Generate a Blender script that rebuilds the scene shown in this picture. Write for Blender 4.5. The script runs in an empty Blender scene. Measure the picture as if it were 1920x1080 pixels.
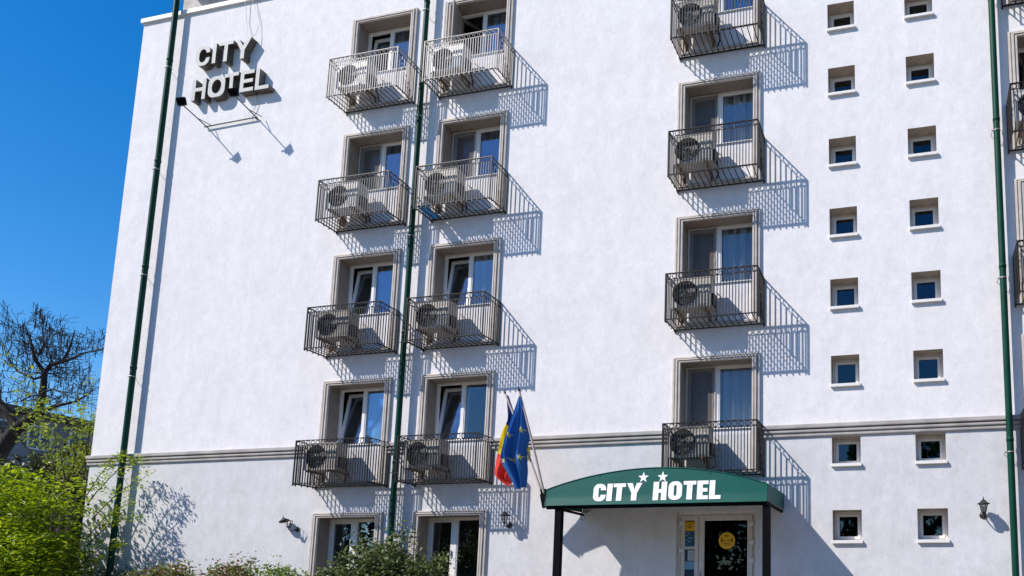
import bpy, bmesh, math, random
from mathutils import Matrix, Vector, noise
from mathutils.geometry import tessellate_polygon
R_ = math.radians
PI = math.pi
C = bpy.context.scene.collection
scene = bpy.context.scene

# ------------------------------------------------------------------ camera, sky, sun, exposure
cam = bpy.data.cameras.new("camera")
cam_o = bpy.data.objects.new("camera", cam)
C.objects.link(cam_o)
right = Vector((0.9713420453, 0.2375537978, 0.0079261646))
down = Vector((-0.0252579967, 0.1363218461, -0.9903425609))
fwd = Vector((-0.2363401458, 0.9617611696, 0.1384152739))
m = Matrix((right, -down, -fwd)).transposed().to_4x4()
m.translation = Vector((0, -13.441, 1.6))
cam_o.matrix_world = m
cam.sensor_width = 36.0
cam.lens = 1454.9 / 1920 * 36
cam.shift_x = -409.2 / 1920
cam.shift_y = 370.9 / 1920
cam.clip_start = 0.1
cam.clip_end = 1500
scene.camera = cam_o

SUN_TO = Vector((-1.317, -1.0, 1.555)).normalized()
world = bpy.data.worlds.new("World")
scene.world = world
world.use_nodes = True
nt = world.node_tree
bg = nt.nodes["Background"]
sky = nt.nodes.new("ShaderNodeTexSky")
sky.sky_type = 'NISHITA'
sky.sun_disc = False
sky.sun_elevation = math.asin(SUN_TO.z)
sky.sun_rotation = math.atan2(SUN_TO.x, SUN_TO.y)
sky.altitude = 400
sky.air_density = 1.0
sky.dust_density = 0.35
sky.ozone_density = 2.2
hsv = nt.nodes.new("ShaderNodeHueSaturation")
hsv.inputs['Saturation'].default_value = 1.46
hsv.inputs['Hue'].default_value = 0.504
nt.links.new(sky.outputs[0], hsv.inputs['Color'])
nt.links.new(hsv.outputs[0], bg.inputs['Color'])
bg.inputs['Strength'].default_value = 0.13

sun = bpy.data.lights.new("sun", 'SUN')
sun.energy = 4.8
sun.angle = R_(0.53)
sun.color = (1.0, 0.935, 0.86)
sun_o = bpy.data.objects.new("sun", sun)
C.objects.link(sun_o)
sun_o.rotation_euler = (-SUN_TO).to_track_quat('-Z', 'Y').to_euler()
sun_o.location = (-20, -20, 30)
scene.view_settings.view_transform = 'Standard'
scene.view_settings.look = 'None'
scene.view_settings.exposure = 0.36
scene.view_settings.gamma = 1
scene.view_settings.use_curve_mapping = False


# ------------------------------------------------------------------ materials
def mat(name, col, rough=0.6, metal=0.0, noise_scale=None, noise_amt=0.15, bump=0.0, bump_scale=60.0, spec=None, coat=0.0):
    mt = bpy.data.materials.new(name)
    mt.use_nodes = True
    n, l = mt.node_tree.nodes, mt.node_tree.links
    p = n["Principled BSDF"]
    p.inputs['Base Color'].default_value = (*col, 1)
    p.inputs['Roughness'].default_value = rough
    p.inputs['Metallic'].default_value = metal
    if spec is not None:
        p.inputs['Specular IOR Level'].default_value = spec
    if coat:
        p.inputs['Coat Weight'].default_value = coat
    if noise_scale or bump:
        tc = n.new("ShaderNodeTexCoord")
    if noise_scale:
        nz = n.new("ShaderNodeTexNoise")
        nz.inputs['Scale'].default_value = noise_scale
        nz.inputs['Detail'].default_value = 6
        l.new(tc.outputs['Object'], nz.inputs['Vector'])
        rp = n.new("ShaderNodeValToRGB")
        rp.color_ramp.elements[0].position = 0.3
        rp.color_ramp.elements[1].position = 0.72
        rp.color_ramp.elements[0].color = (*[c * (1 - noise_amt) for c in col], 1)
        rp.color_ramp.elements[1].color = (*[min(1, c * (1 + noise_amt)) for c in col], 1)
        l.new(nz.outputs['Fac'], rp.inputs[0])
        l.new(rp.outputs[0], p.inputs['Base Color'])
    if bump:
        nb = n.new("ShaderNodeTexNoise")
        nb.inputs['Scale'].default_value = bump_scale
        nb.inputs['Detail'].default_value = 5
        l.new(tc.outputs['Object'], nb.inputs['Vector'])
        b = n.new("ShaderNodeBump")
        b.inputs['Strength'].default_value = bump
        b.inputs['Distance'].default_value = 0.01
        l.new(nb.outputs['Fac'], b.inputs['Height'])
        l.new(b.outputs[0], p.inputs['Normal'])
    return mt


def plaster(name, col, dark, streak_amt, patch_scale):
    """painted trowelled render: broad patches, vertical rain streaks, fine grit relief"""
    mt = bpy.data.materials.new(name)
    mt.use_nodes = True
    n, l = mt.node_tree.nodes, mt.node_tree.links
    p = n["Principled BSDF"]
    p.inputs['Roughness'].default_value = 0.93
    p.inputs['Specular IOR Level'].default_value = 0.2
    tc = n.new("ShaderNodeTexCoord")

    def nz(scale, mapscale=(1, 1, 1), detail=6, rough=0.6):
        mp = n.new("ShaderNodeMapping")
        mp.inputs['Scale'].default_value = mapscale
        l.new(tc.outputs['Object'], mp.inputs['Vector'])
        t = n.new("ShaderNodeTexNoise")
        t.inputs['Scale'].default_value = scale
        t.inputs['Detail'].default_value = detail
        t.inputs['Roughness'].default_value = rough
        l.new(mp.outputs[0], t.inputs['Vector'])
        return t.outputs['Fac']

    def rng(v, a, b, c, d):
        r = n.new("ShaderNodeMapRange")
        for k, x in zip((1, 2, 3, 4), (a, b, c, d)):
            r.inputs[k].default_value = x
        l.new(v, r.inputs[0])
        return r.outputs[0]

    def mul(a, b):
        q = n.new("ShaderNodeMath")
        q.operation = 'MULTIPLY'
        l.new(a, q.inputs[0])
        l.new(b, q.inputs[1])
        return q.outputs[0]
    patches = rng(nz(patch_scale, (1, 1, 1), 8, 0.68), 0.32, 0.64, 0.0, 1.0)
    streaks = rng(nz(1.6, (1.8, 1, 0.7), 9, 0.75), 0.38, 0.62, 1 - streak_amt * .7, 1.0)
    smudge = rng(nz(4.2, (1, 1, 0.8), 8, 0.78), 0.36, 0.60, 1 - streak_amt * 0.9, 1.0)
    grain = mul(rng(nz(26, (1, 1, 0.8), 5, 0.75), 0.3, 0.7, 0.93, 1.03), rng(nz(9, (1.6, 1, 0.7), 6, 0.75), 0.3, 0.62, 0.95, 1.02))
    mix = n.new("ShaderNodeMix")
    mix.data_type = 'RGBA'
    mix.inputs[6].default_value = (*dark, 1)
    mix.inputs[7].default_value = (*col, 1)
    l.new(patches, mix.inputs[0])
    k = mul(mul(streaks, smudge), grain)
    vm = n.new("ShaderNodeVectorMath")
    vm.operation = 'SCALE'
    l.new(mix.outputs[2], vm.inputs[0])
    l.new(k, vm.inputs['Scale'])
    l.new(vm.outputs[0], p.inputs['Base Color'])
    big = nz(2.2, (1, 1, 1), 4, 0.5)
    mid = nz(11, (1, 1, 0.9), 5, 0.65)
    fine = nz(70, (1, 1, 1), 3, 0.6)
    b1 = n.new("ShaderNodeBump")
    b1.inputs['Strength'].default_value = 0.18
    b1.inputs['Distance'].default_value = 0.03
    l.new(big, b1.inputs['Height'])
    b2 = n.new("ShaderNodeBump")
    b2.inputs['Strength'].default_value = 0.42
    b2.inputs['Distance'].default_value = 0.008
    l.new(mid, b2.inputs['Height'])
    l.new(b1.outputs[0], b2.inputs['Normal'])
    b3 = n.new("ShaderNodeBump")
    b3.inputs['Strength'].default_value = 0.5
    b3.inputs['Distance'].default_value = 0.003
    l.new(fine, b3.inputs['Height'])
    l.new(b2.outputs[0], b3.inputs['Normal'])
    l.new(b3.outputs[0], p.inputs['Normal'])
    return mt


M = {}
M['wall'] = plaster('white_render', (0.86, 0.835, 0.845), (0.805, 0.78, 0.795), 0.10, 0.9)
M['wall_low'] = plaster('pale_grey_render', (0.73, 0.725, 0.745), (0.66, 0.65, 0.66), 0.12, 1.1)
M['moulding'] = mat('taupe_moulding', (0.53, 0.48, 0.44), 0.85, noise_scale=5, noise_amt=0.14, bump=0.25, bump_scale=40)
M['course'] = mat('grey_string_course', (0.42, 0.39, 0.37), 0.85, noise_scale=3, noise_amt=0.2, bump=0.25, bump_scale=30)
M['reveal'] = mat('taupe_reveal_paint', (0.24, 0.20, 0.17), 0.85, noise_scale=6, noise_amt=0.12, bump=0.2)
M['reveal_small'] = mat('beige_reveal_paint', (0.36, 0.31, 0.26), 0.85, noise_scale=7, noise_amt=0.2, bump=0.2)  # beige-brown tone with slight random mottling
M['sill'] = mat('white_sill', (0.78, 0.75, 0.72), 0.6, noise_scale=9, noise_amt=0.1)
M['pvc'] = mat('white_pvc', (0.78, 0.76, 0.74), 0.35)
M['pvc_old'] = mat('old_cream_pvc', (0.62, 0.57, 0.52), 0.45, noise_scale=12, noise_amt=0.08)
M['pvc_shade'] = mat('shade_brown_pvc', (0.20, 0.17, 0.15), 0.5)  # open sash frames: room shade put into a brown base colour
M['rubber'] = mat('dark_gasket', (0.03, 0.03, 0.035), 0.7)
M['coping'] = mat('white_metal_coping', (0.86, 0.84, 0.84), 0.5)
M['concrete'] = mat('rough_grey_concrete', (0.50, 0.47, 0.45), 0.9, noise_scale=4, noise_amt=0.25, bump=0.5, bump_scale=22)
M['iron'] = mat('dark_iron_paint', (0.011, 0.0095, 0.010), 0.5, 0.0, spec=0.3, noise_scale=30, noise_amt=0.4)
M['iron_glint'] = mat('sun_glint_grey_paint', (0.34, 0.32, 0.31), 0.5, noise_scale=30, noise_amt=0.2)  # sun glint on the front bars put into a lighter paint colour
M['iron_mid'] = mat('mid_grey_iron_paint', (0.045, 0.042, 0.042), 0.42, noise_scale=30, noise_amt=0.4)  # lighter copy of the iron paint; on front bars a weak painted glint
M['rust'] = mat('rusty_steel', (0.21, 0.115, 0.065), 0.85, noise_scale=25, noise_amt=0.6)
M['ac'] = mat('aged_ivory_enamel', (0.42, 0.39, 0.345), 0.5, noise_scale=8, noise_amt=0.12)
M['ac_dirty'] = mat('dirty_grey_enamel', (0.30, 0.28, 0.25), 0.6, noise_scale=6, noise_amt=0.3)
M['ac_white'] = mat('white_enamel', (0.58, 0.57, 0.56), 0.45, noise_scale=8, noise_amt=0.08)
M['black'] = mat('black_plastic', (0.02, 0.02, 0.022), 0.6)
M['fan'] = mat('fan_grey', (0.13, 0.13, 0.13), 0.6)
M['pipe'] = mat('green_enamel_pipe', (0.002, 0.044, 0.028), 0.5, spec=0.15, noise_scale=4, noise_amt=0.15)
M['steel'] = mat('galvanised_steel', (0.30, 0.30, 0.31), 0.45, 0.6, noise_scale=20, noise_amt=0.2)
M['arm'] = mat('grey_painted_bracket', (0.12, 0.12, 0.13), 0.6)
M['sign_face'] = mat('dull_white_letter_face', (0.37, 0.385, 0.38), 0.6, noise_scale=10, noise_amt=0.08)
M['sign_side'] = mat('brown_weathered_letter_side', (0.115, 0.095, 0.075), 0.6, noise_scale=14, noise_amt=0.5)
M['canopy'] = mat('green_canopy_vinyl', (0.0, 0.082, 0.066), 0.5, spec=0.22, noise_scale=2.0, noise_amt=0.10, bump=0.3, bump_scale=3.0)
M['canopy_white'] = mat('white_vinyl_lettering', (0.82, 0.80, 0.84), 0.5)
M['postblack'] = mat('black_painted_steel', (0.004, 0.004, 0.006), 0.6, spec=0.05)
M['lantern'] = mat('black_cast_lantern', (0.02, 0.022, 0.021), 0.38, 0.2, noise_scale=40, noise_amt=0.4)
M['pole'] = mat('pale_wood_flag_pole', (0.42, 0.34, 0.29), 0.5)
M['darkwood'] = mat('dark_pole_tip', (0.03, 0.02, 0.02), 0.5)
M['sticker_y'] = mat('yellow_sticker', (0.72, 0.42, 0.015), 0.5)
M['sticker_ink'] = mat('dark_red_print', (0.22, 0.02, 0.01), 0.5)
M['sticker_blue'] = mat('blue_poster', (0.02, 0.10, 0.20), 0.4, noise_scale=26, noise_amt=0.7)
M['sticker_navy'] = mat('navy_poster', (0.01, 0.03, 0.08), 0.4)
M['sticker_sky'] = mat('pale_blue_poster', (0.16, 0.34, 0.48), 0.4)
M['paper'] = mat('white_paper', (0.55, 0.56, 0.6), 0.6)
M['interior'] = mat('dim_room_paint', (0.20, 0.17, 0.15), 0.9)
M['bark'] = mat('dark_bark', (0.016, 0.013, 0.012), 0.9, noise_scale=9, noise_amt=0.4, bump=0.5, bump_scale=18)
M['twig'] = mat('twig_bark', (0.05, 0.035, 0.025), 0.9)
M['pods'] = mat('dry_seed_pods', (0.022, 0.020, 0.026), 0.8)
M['asphalt'] = mat('street_asphalt', (0.05, 0.05, 0.052), 0.9, noise_scale=3, noise_amt=0.3, bump=0.6, bump_scale=60)
M['pave'] = mat('beige_paving', (0.17, 0.145, 0.12), 0.85, noise_scale=2, noise_amt=0.15, bump=0.4, bump_scale=40)
M['soil'] = mat('garden_soil', (0.10, 0.075, 0.05), 0.95, noise_scale=6, noise_amt=0.4, bump=0.8, bump_scale=20)
M['stone'] = mat('step_stone', (0.32, 0.30, 0.28), 0.8, noise_scale=4, noise_amt=0.15)
M['far_wall'] = mat('grey_block_render', (0.20, 0.21, 0.225), 0.9, noise_scale=0.5, noise_amt=0.2)
M['far_roof'] = mat('brown_roof_edge', (0.10, 0.08, 0.075), 0.9)
M['far_win'] = mat('far_window_glass', (0.03, 0.035, 0.045), 0.12)
M['far_frame'] = mat('far_window_frame', (0.55, 0.56, 0.58), 0.6)
M['blue_sheet'] = None


def leaf_mat(name, cols, trans=0.45, rough=0.5):
    mt = bpy.data.materials.new(name)
    mt.use_nodes = True
    n, l = mt.node_tree.nodes, mt.node_tree.links
    p = n["Principled BSDF"]
    out = n["Material Output"]
    g = n.new("ShaderNodeNewGeometry")
    rp = n.new("ShaderNodeValToRGB")
    e = rp.color_ramp.elements
    e[0].color = (*cols[0], 1)
    e[1].color = (*cols[-1], 1)
    for i, c in enumerate(cols[1:-1]):
        x = e.new((i + 1) / (len(cols) - 1))
        x.color = (*c, 1)
    l.new(g.outputs['Random Per Island'], rp.inputs[0])
    l.new(rp.outputs[0], p.inputs['Base Color'])
    p.inputs['Roughness'].default_value = rough
    tr = n.new("ShaderNodeBsdfTranslucent")
    l.new(rp.outputs[0], tr.inputs['Color'])
    mx = n.new("ShaderNodeMixShader")
    mx.inputs[0].default_value = trans
    l.new(p.outputs[0], mx.inputs[1])
    l.new(tr.outputs[0], mx.inputs[2])
    l.new(mx.outputs[0], out.inputs[0])
    return mt


M['leaf_bright'] = leaf_mat('bright_spring_leaves', [(0.05, 0.11, 0.003), (0.27, 0.37, 0.006), (0.52, 0.60, 0.012)], 0.5)
M['leaf_young'] = leaf_mat('yellow_green_buds', [(0.20, 0.28, 0.02), (0.36, 0.42, 0.04)], 0.5)
M['leaf_dark'] = leaf_mat('dark_ivy_leaves', [(0.012, 0.016, 0.012), (0.03, 0.04, 0.016), (0.05, 0.06, 0.02), (0.18, 0.23, 0.03)], 0.2)
M['leaf_rose'] = leaf_mat('glossy_rose_leaves', [(0.025, 0.055, 0.012), (0.10, 0.14, 0.03), (0.24, 0.27, 0.09)], 0.32, 0.5)
M['leaf_red'] = leaf_mat('reddish_shrub_leaves', [(0.05, 0.09, 0.015), (0.20, 0.28, 0.04), (0.24, 0.07, 0.04), (0.12, 0.18, 0.03)], 0.3, 0.4)
M['leaf_green'] = leaf_mat('green_shrub_leaves', [(0.05, 0.10, 0.012), (0.18, 0.28, 0.03), (0.32, 0.44, 0.07)], 0.35, 0.4)
M['leaf_far'] = leaf_mat('street_tree_leaves', [(0.015, 0.035, 0.008), (0.05, 0.09, 0.02)], 0.3)


def cloth_mat(name, col):
    mt = bpy.data.materials.new(name)
    mt.use_nodes = True
    n, l = mt.node_tree.nodes, mt.node_tree.links
    p = n["Principled BSDF"]
    out = n["Material Output"]
    p.inputs['Base Color'].default_value = (*col, 1)
    p.inputs['Roughness'].default_value = 0.6
    tr = n.new("ShaderNodeBsdfTranslucent")
    tr.inputs['Color'].default_value = (*col, 1)
    mx = n.new("ShaderNodeMixShader")
    mx.inputs[0].default_value = 0.35
    l.new(p.outputs[0], mx.inputs[1])
    l.new(tr.outputs[0], mx.inputs[2])
    l.new(mx.outputs[0], out.inputs[0])
    return mt


M['flag_blue'] = cloth_mat('flag_blue_cloth', (0.015, 0.12, 0.42))
M['flag_navy'] = cloth_mat('flag_navy_cloth', (0.004, 0.02, 0.16))
M['flag_yellow'] = cloth_mat('flag_yellow_cloth', (0.85, 0.68, 0.015))
M['flag_red'] = cloth_mat('flag_red_cloth', (0.72, 0.05, 0.04))
M['flag_star'] = cloth_mat('flag_star_yellow', (0.85, 0.75, 0.25))
M['blue_sheet'] = cloth_mat('pale_blue_plastic', (0.10, 0.36, 0.62))
M['curtain'] = cloth_mat('white_net_curtain', (0.88, 0.88, 0.88))
M['curtain_beige'] = cloth_mat('beige_curtain', (0.46, 0.37, 0.29))
M['curtain_dark'] = cloth_mat('brown_curtain', (0.16, 0.12, 0.10))


def glass_mat(name, base, refl, gain=1.3, wav=0.10):
    """window glass: clear, with the strong grazing and double-pane reflection of insulated units"""
    mt = bpy.data.materials.new(name)
    mt.use_nodes = True
    n, l = mt.node_tree.nodes, mt.node_tree.links
    n.remove(n["Principled BSDF"])
    out = n["Material Output"]
    tb = n.new("ShaderNodeBsdfTransparent")
    tb.inputs[0].default_value = (*base, 1)
    gl = n.new("ShaderNodeBsdfGlossy")
    gl.inputs['Color'].default_value = (0.78, 0.88, 1.0, 1)
    gl.inputs['Roughness'].default_value = 0.01
    tc = n.new("ShaderNodeTexCoord")
    nz = n.new("ShaderNodeTexNoise")
    nz.inputs['Scale'].default_value = 1.3
    l.new(tc.outputs['Object'], nz.inputs['Vector'])
    b = n.new("ShaderNodeBump")
    b.inputs['Strength'].default_value = wav
    b.inputs['Distance'].default_value = 0.03
    l.new(nz.outputs['Fac'], b.inputs['Height'])
    l.new(b.outputs[0], gl.inputs['Normal'])
    fr = n.new("ShaderNodeFresnel")
    fr.inputs[0].default_value = 1.55
    ma = n.new("ShaderNodeMath")
    ma.operation = 'MULTIPLY_ADD'
    ma.inputs[1].default_value = gain
    ma.inputs[2].default_value = refl
    l.new(fr.outputs[0], ma.inputs[0])
    mx = n.new("ShaderNodeMixShader")
    l.new(ma.outputs[0], mx.inputs[0])
    l.new(tb.outputs[0], mx.inputs[1])
    l.new(gl.outputs[0], mx.inputs[2])
    l.new(mx.outputs[0], out.inputs[0])
    return mt


M['glass'] = glass_mat('window_glass', (0.90, 0.92, 0.93), 0.012, 0.85)
M['glass_blue'] = glass_mat('stairwell_glass', (0.20, 0.24, 0.28), 0.02, 1.2)
M['glass_door'] = glass_mat('door_glass', (0.22, 0.22, 0.24), 0.0, 0.8, 0.02)
def screen_mat():
    mt = bpy.data.materials.new('insect_mesh')
    mt.use_nodes = True
    n, l = mt.node_tree.nodes, mt.node_tree.links
    n.remove(n["Principled BSDF"])
    t = n.new("ShaderNodeBsdfTransparent")
    d = n.new("ShaderNodeBsdfDiffuse")
    d.inputs[0].default_value = (0.20, 0.17, 0.15, 1)
    mx = n.new("ShaderNodeMixShader")
    mx.inputs[0].default_value = 0.40
    l.new(t.outputs[0], mx.inputs[1])
    l.new(d.outputs[0], mx.inputs[2])
    l.new(mx.outputs[0], n["Material Output"].inputs[0])
    return mt


M['mesh'] = screen_mat()
M['glass_lamp'] = glass_mat('lantern_glass', (0.75, 0.75, 0.72), 0.10)


# ------------------------------------------------------------------ mesh helpers
class MB:
    def __init__(s):
        s.v, s.f, s.mi, s.sm = [], [], [], []

    def add(s, vs, fs, mi=0, smooth=False):
        b = len(s.v)
        s.v += [tuple(x) for x in vs]
        for f in fs:
            s.f.append(tuple(b + i for i in f))
            s.mi.append(mi)
            s.sm.append(smooth)
        return s

    def box(s, x0, x1, y0, y1, z0, z1, mi=0, mtx=None):
        vs = [Vector((x, y, z)) for z in (z0, z1) for y in (y0, y1) for x in (x0, x1)]
        if mtx:
            vs = [mtx @ q for q in vs]
        return s.add(vs, [(0, 2, 3, 1), (4, 5, 7, 6), (0, 1, 5, 4), (2, 6, 7, 3), (0, 4, 6, 2), (1, 3, 7, 5)], mi)

    def tube(s, pts, r, seg=8, mi=0, cap=True, smooth=True):
        pts = [Vector(p) for p in pts]
        rs = r if isinstance(r, (list, tuple)) else [r] * len(pts)
        vs = []
        up = None
        for i, p in enumerate(pts):
            d = (pts[min(i + 1, len(pts) - 1)] - pts[max(i - 1, 0)])
            if d.length < 1e-9:
                d = Vector((0, 0, 1))
            d.normalize()
            if up is None:
                up = Vector((0, 0, 1)) if abs(d.z) < 0.9 else Vector((1, 0, 0))
            a = d.cross(up)
            if a.length < 1e-6:
                a = d.cross(Vector((0, 1, 0)))
            a.normalize()
            b = a.cross(d).normalized()
            up = b
            for k in range(seg):
                t = 2 * PI * k / seg + PI / seg
                vs.append(p + (a * math.cos(t) + b * math.sin(t)) * rs[i])
        fs = []
        for i in range(len(pts) - 1):
            for k in range(seg):
                k2 = (k + 1) % seg
                fs.append((i * seg + k, i * seg + k2, (i + 1) * seg + k2, (i + 1) * seg + k))
        s.add(vs, fs, mi, smooth)
        if cap:
            n = len(pts)
            s.add([vs[k] for k in range(seg)], [tuple(range(seg))[::-1]], mi)
            s.add([vs[(n - 1) * seg + k] for k in range(seg)], [tuple(range(seg))], mi)
        return s

    def lathe(s, prof, seg=16, mi=0, ctr=(0, 0, 0), axis='Z', smooth=True, a0=0.0, turn=2 * PI):
        vs = []
        for (r, h) in prof:
            for k in range(seg):
                t = a0 + turn * k / seg
                if axis == 'Z':
                    q = (ctr[0] + r * math.cos(t), ctr[1] + r * math.sin(t), ctr[2] + h)
                else:   # Y axis: h runs to -y
                    q = (ctr[0] + r * math.cos(t), ctr[1] - h, ctr[2] + r * math.sin(t))
                vs.append(q)
        fs = []
        for i in range(len(prof) - 1):
            for k in range(seg):
                k2 = (k + 1) % seg
                fs.append((i * seg + k, i * seg + k2, (i + 1) * seg + k2, (i + 1) * seg + k))
        return s.add(vs, fs, mi, smooth)

    def torus(s, ctr, R, r, seg=12, rs=4, axis='Y', mi=0):
        vs, fs = [], []
        for i in range(seg):
            t = 2 * PI * i / seg
            for k in range(rs):
                u = 2 * PI * k / rs
                rr = R + r * math.cos(u)
                w = r * math.sin(u)
                a, b = rr * math.cos(t), rr * math.sin(t)
                if axis == 'Y':
                    q = (ctr[0] + a, ctr[1] + w, ctr[2] + b)
                elif axis == 'X':
                    q = (ctr[0] + w, ctr[1] + a, ctr[2] + b)
                else:
                    q = (ctr[0] + a, ctr[1] + b, ctr[2] + w)
                vs.append(q)
                fs.append((i * rs + k, i * rs + (k + 1) % rs, ((i + 1) % seg) * rs + (k + 1) % rs, ((i + 1) % seg) * rs + k))
        return s.add(vs, fs, mi, True)

    def mesh(s, name, mats):
        me = bpy.data.meshes.new(name)
        me.from_pydata(s.v, [], s.f)
        for q in (mats if isinstance(mats, (list, tuple)) else [mats]):
            me.materials.append(q)
        me.polygons.foreach_set('material_index', s.mi)
        me.polygons.foreach_set('use_smooth', s.sm)
        me.update()
        return me

    def build(s, name, mats, parent=None, loc=(0, 0, 0), rot=(0, 0, 0)):
        return link(name, s.mesh(name, mats), parent, loc, rot)


def link(name, me, parent=None, loc=(0, 0, 0), rot=(0, 0, 0)):
    o = bpy.data.objects.new(name, me)
    C.objects.link(o)
    o.parent = parent
    o.location = loc
    o.rotation_euler = rot
    return o


def bevel(o, w, seg=2):
    b = o.modifiers.new('bevel', 'BEVEL')
    b.width = w
    b.segments = seg
    b.limit_method = 'ANGLE'
    return o


def tag(o, label, cat, group=None):
    o['label'] = label
    o['category'] = cat
    if group:
        o['group'] = group
    return o


def thing(name, loc, label, cat, group=None, rot=(0, 0, 0)):
    o = bpy.data.objects.new(name, None)
    o.empty_display_size = 0.2
    C.objects.link(o)
    o.location = loc
    o.rotation_euler = rot
    return tag(o, label, cat, group)


def struct(o):
    o['kind'] = 'structure'
    return o


def copy_tree(src, parent=None):
    c = src.copy()
    C.objects.link(c)
    c.parent = parent
    for ch in CH[src.name]:
        copy_tree(ch, c)
    return c


CH = {}


def index_tree(src):
    CH[src.name] = list(src.children)
    for c in src.children:
        index_tree(c)


# ------------------------------------------------------------------ layout of the facade (metres; wall plane y = 0, camera side is -y)
ROWS = {1: 14.38, 2: 11.58, 3: 8.775, 4: 5.98, 5: 3.19}
COLS = {'A': -12.15, 'B': -9.80, 'C': -4.42, 'R': 1.74}
FW = 1.66            # width of a moulded surround
OX, OW = 0.15, 1.37  # opening inside it
SMALL_Z = {1: 12.76, 2: 11.43, 3: 10.00, 4: 8.62, 5: 7.26, 6: 5.83, 7: 4.36, 8: 3.06}
SMALL_X = {'D': -1.47, 'E': -0.04}
WALL_X0, WALL_X1, WALL_TOP, SPLIT = -18.3, 9.0, 15.43, 4.48

openings = []
for c, x in COLS.items():
    for r, z in ROWS.items():
        if r == 5 and c in 'CR':
            continue
        openings.append((x + OX, x + OX + OW, z - 1.39, z - 0.10))
for c, x in SMALL_X.items():
    for r, z in SMALL_Z.items():
        h = 0.53 if r != 7 else 0.49
        openings.append((x, x + 0.5, z - h, z))
DOOR = (-4.31, -2.84, 0.95, 3.08)
openings.append(DOOR)


def wall_mesh(z0, z1):
    mb = MB()
    ops = [o for o in openings if o[3] > z0 and o[2] < z1]
    xs = sorted({WALL_X0, WALL_X1, *[o[0] for o in ops], *[o[1] for o in ops]})
    zs = sorted({z0, z1, *[min(max(o[2], z0), z1) for o in ops], *[min(max(o[3], z0), z1) for o in ops]})
    idx = {}
    vs, fs = [], []

    def vid(x, z):
        if (x, z) not in idx:
            idx[(x, z)] = len(vs)
            vs.append((x, 0, z))
        return idx[(x, z)]
    for i in range(len(xs) - 1):
        for j in range(len(zs) - 1):
            cx, cz = (xs[i] + xs[i + 1]) / 2, (zs[j] + zs[j + 1]) / 2
            if any(o[0] < cx < o[1] and o[2] < cz < o[3] for o in ops):
                continue
            fs.append((vid(xs[i], zs[j]), vid(xs[i + 1], zs[j]), vid(xs[i + 1], zs[j + 1]), vid(xs[i], zs[j + 1])))
    mb.add(vs, fs)
    return mb


GROUND_Z = 0.0
hotel = thing('hotel_building', (-8.0, 0, GROUND_Z), 'white rendered multi-storey hotel facade with green drainpipes and rows of caged balconies', 'building')
HO = Vector((8.0, 0, 0))


def hp(mb, name, mats):        # part of the hotel, written in world coordinates
    return mb.build(name, mats, hotel, loc=HO)


hp(wall_mesh(SPLIT, WALL_TOP), 'upper_wall', M['wall'])
hp(wall_mesh(GROUND_Z, SPLIT), 'lower_wall', M['wall_low'])
# side, back and roof of the block
mb = MB()
mb.box(WALL_X0, WALL_X0 + 0.25, 0.002, 14, GROUND_Z, WALL_TOP)
mb.box(WALL_X1 - 0.25, WALL_X1, 0.002, 14, GROUND_Z, WALL_TOP)
hp(mb, 'side_wall', M['wall'])
hp(MB().box(WALL_X0, WALL_X1, 13.75, 14.0, GROUND_Z, WALL_TOP - .01), 'back_wall', M['wall'])
hp(MB().box(WALL_X0 + 0.1, WALL_X1 - 0.1, 0.05, 13.9, WALL_TOP - 0.3, WALL_TOP - 0.02), 'roof', M['concrete'])
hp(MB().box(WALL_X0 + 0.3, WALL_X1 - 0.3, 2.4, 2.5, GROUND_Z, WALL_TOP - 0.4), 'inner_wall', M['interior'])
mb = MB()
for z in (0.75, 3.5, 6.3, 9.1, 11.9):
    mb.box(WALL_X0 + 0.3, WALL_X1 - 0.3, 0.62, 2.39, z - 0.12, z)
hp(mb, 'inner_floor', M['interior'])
# coping: thin white flashing, slightly proud with a drip edge
bevel(hp(MB().box(WALL_X0 - 0.05, WALL_X1 + 0.05, -0.055, 0.35, WALL_TOP, WALL_TOP + 0.11), 'roof_coping', M['coping']), 0.008)
# set back top storey with an overhanging slab
hp(MB().box(-17.62, WALL_X1 - 0.6, 0.38, 12, WALL_TOP - .1, 18.0), 'penthouse_wall', M['concrete'])
hp(MB().box(-17.5, WALL_X1 - 0.5, -0.42, 12.2, 16.55, 16.75), 'penthouse_slab', M['concrete'])

# string course: three rounded bands, cut where surrounds, balconies and the small windows leave room
segs = [(WALL_X0 - 0.045, -12.35)]
cuts = [(-12.14, -10.50), (-9.79, -8.15), (-4.41, -2.77), (1.75, 3.39)]
edges = [WALL_X0 - 0.045]
runs = []
x = WALL_X0 - 0.045
for a, b in cuts:
    runs.append((x, a))
    x = b
runs.append((x, WALL_X1))
bands = [(4.375, 4.43, 0.035), (4.445, 4.50, 0.055), (4.515, 4.60, 0.075)]
for a, b in runs:
    mb = MB()
    mb.box(a, b, -0.018, -0.001, 4.372, 4.598)
    for z0, z1, d in bands:
        zz = [(z0, 0.02), (z0 + 0.008, d - 0.004), (z0 + 0.02, d), (z1 - 0.015, d), (z1 - 0.004, d - 0.006), (z1, 0.02)]
        vs = [(xx, -q[1], q[0]) for xx in (a, b) for q in zz]
        n = len(zz)
        mb.add(vs, [(i, n + i, n + i + 1, i + 1) for i in range(n - 1)] + [tuple(range(n)), tuple(range(2 * n - 1, n - 1, -1))])
    hp(mb, 'string_course', M['course'])


# moulded surround, mitred, profile = (inset from the outer edge, depth)
PROF = [(0, 0.001), (0, 0.045), (0.035, 0.05), (0.042, 0.026), (0.056, 0.026), (0.062, 0.066), (0.096, 0.068), (0.103, 0.036), (0.114, 0.036), (0.120, 0.056), (0.15, 0.054), (0.15, 0.001)]


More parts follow.
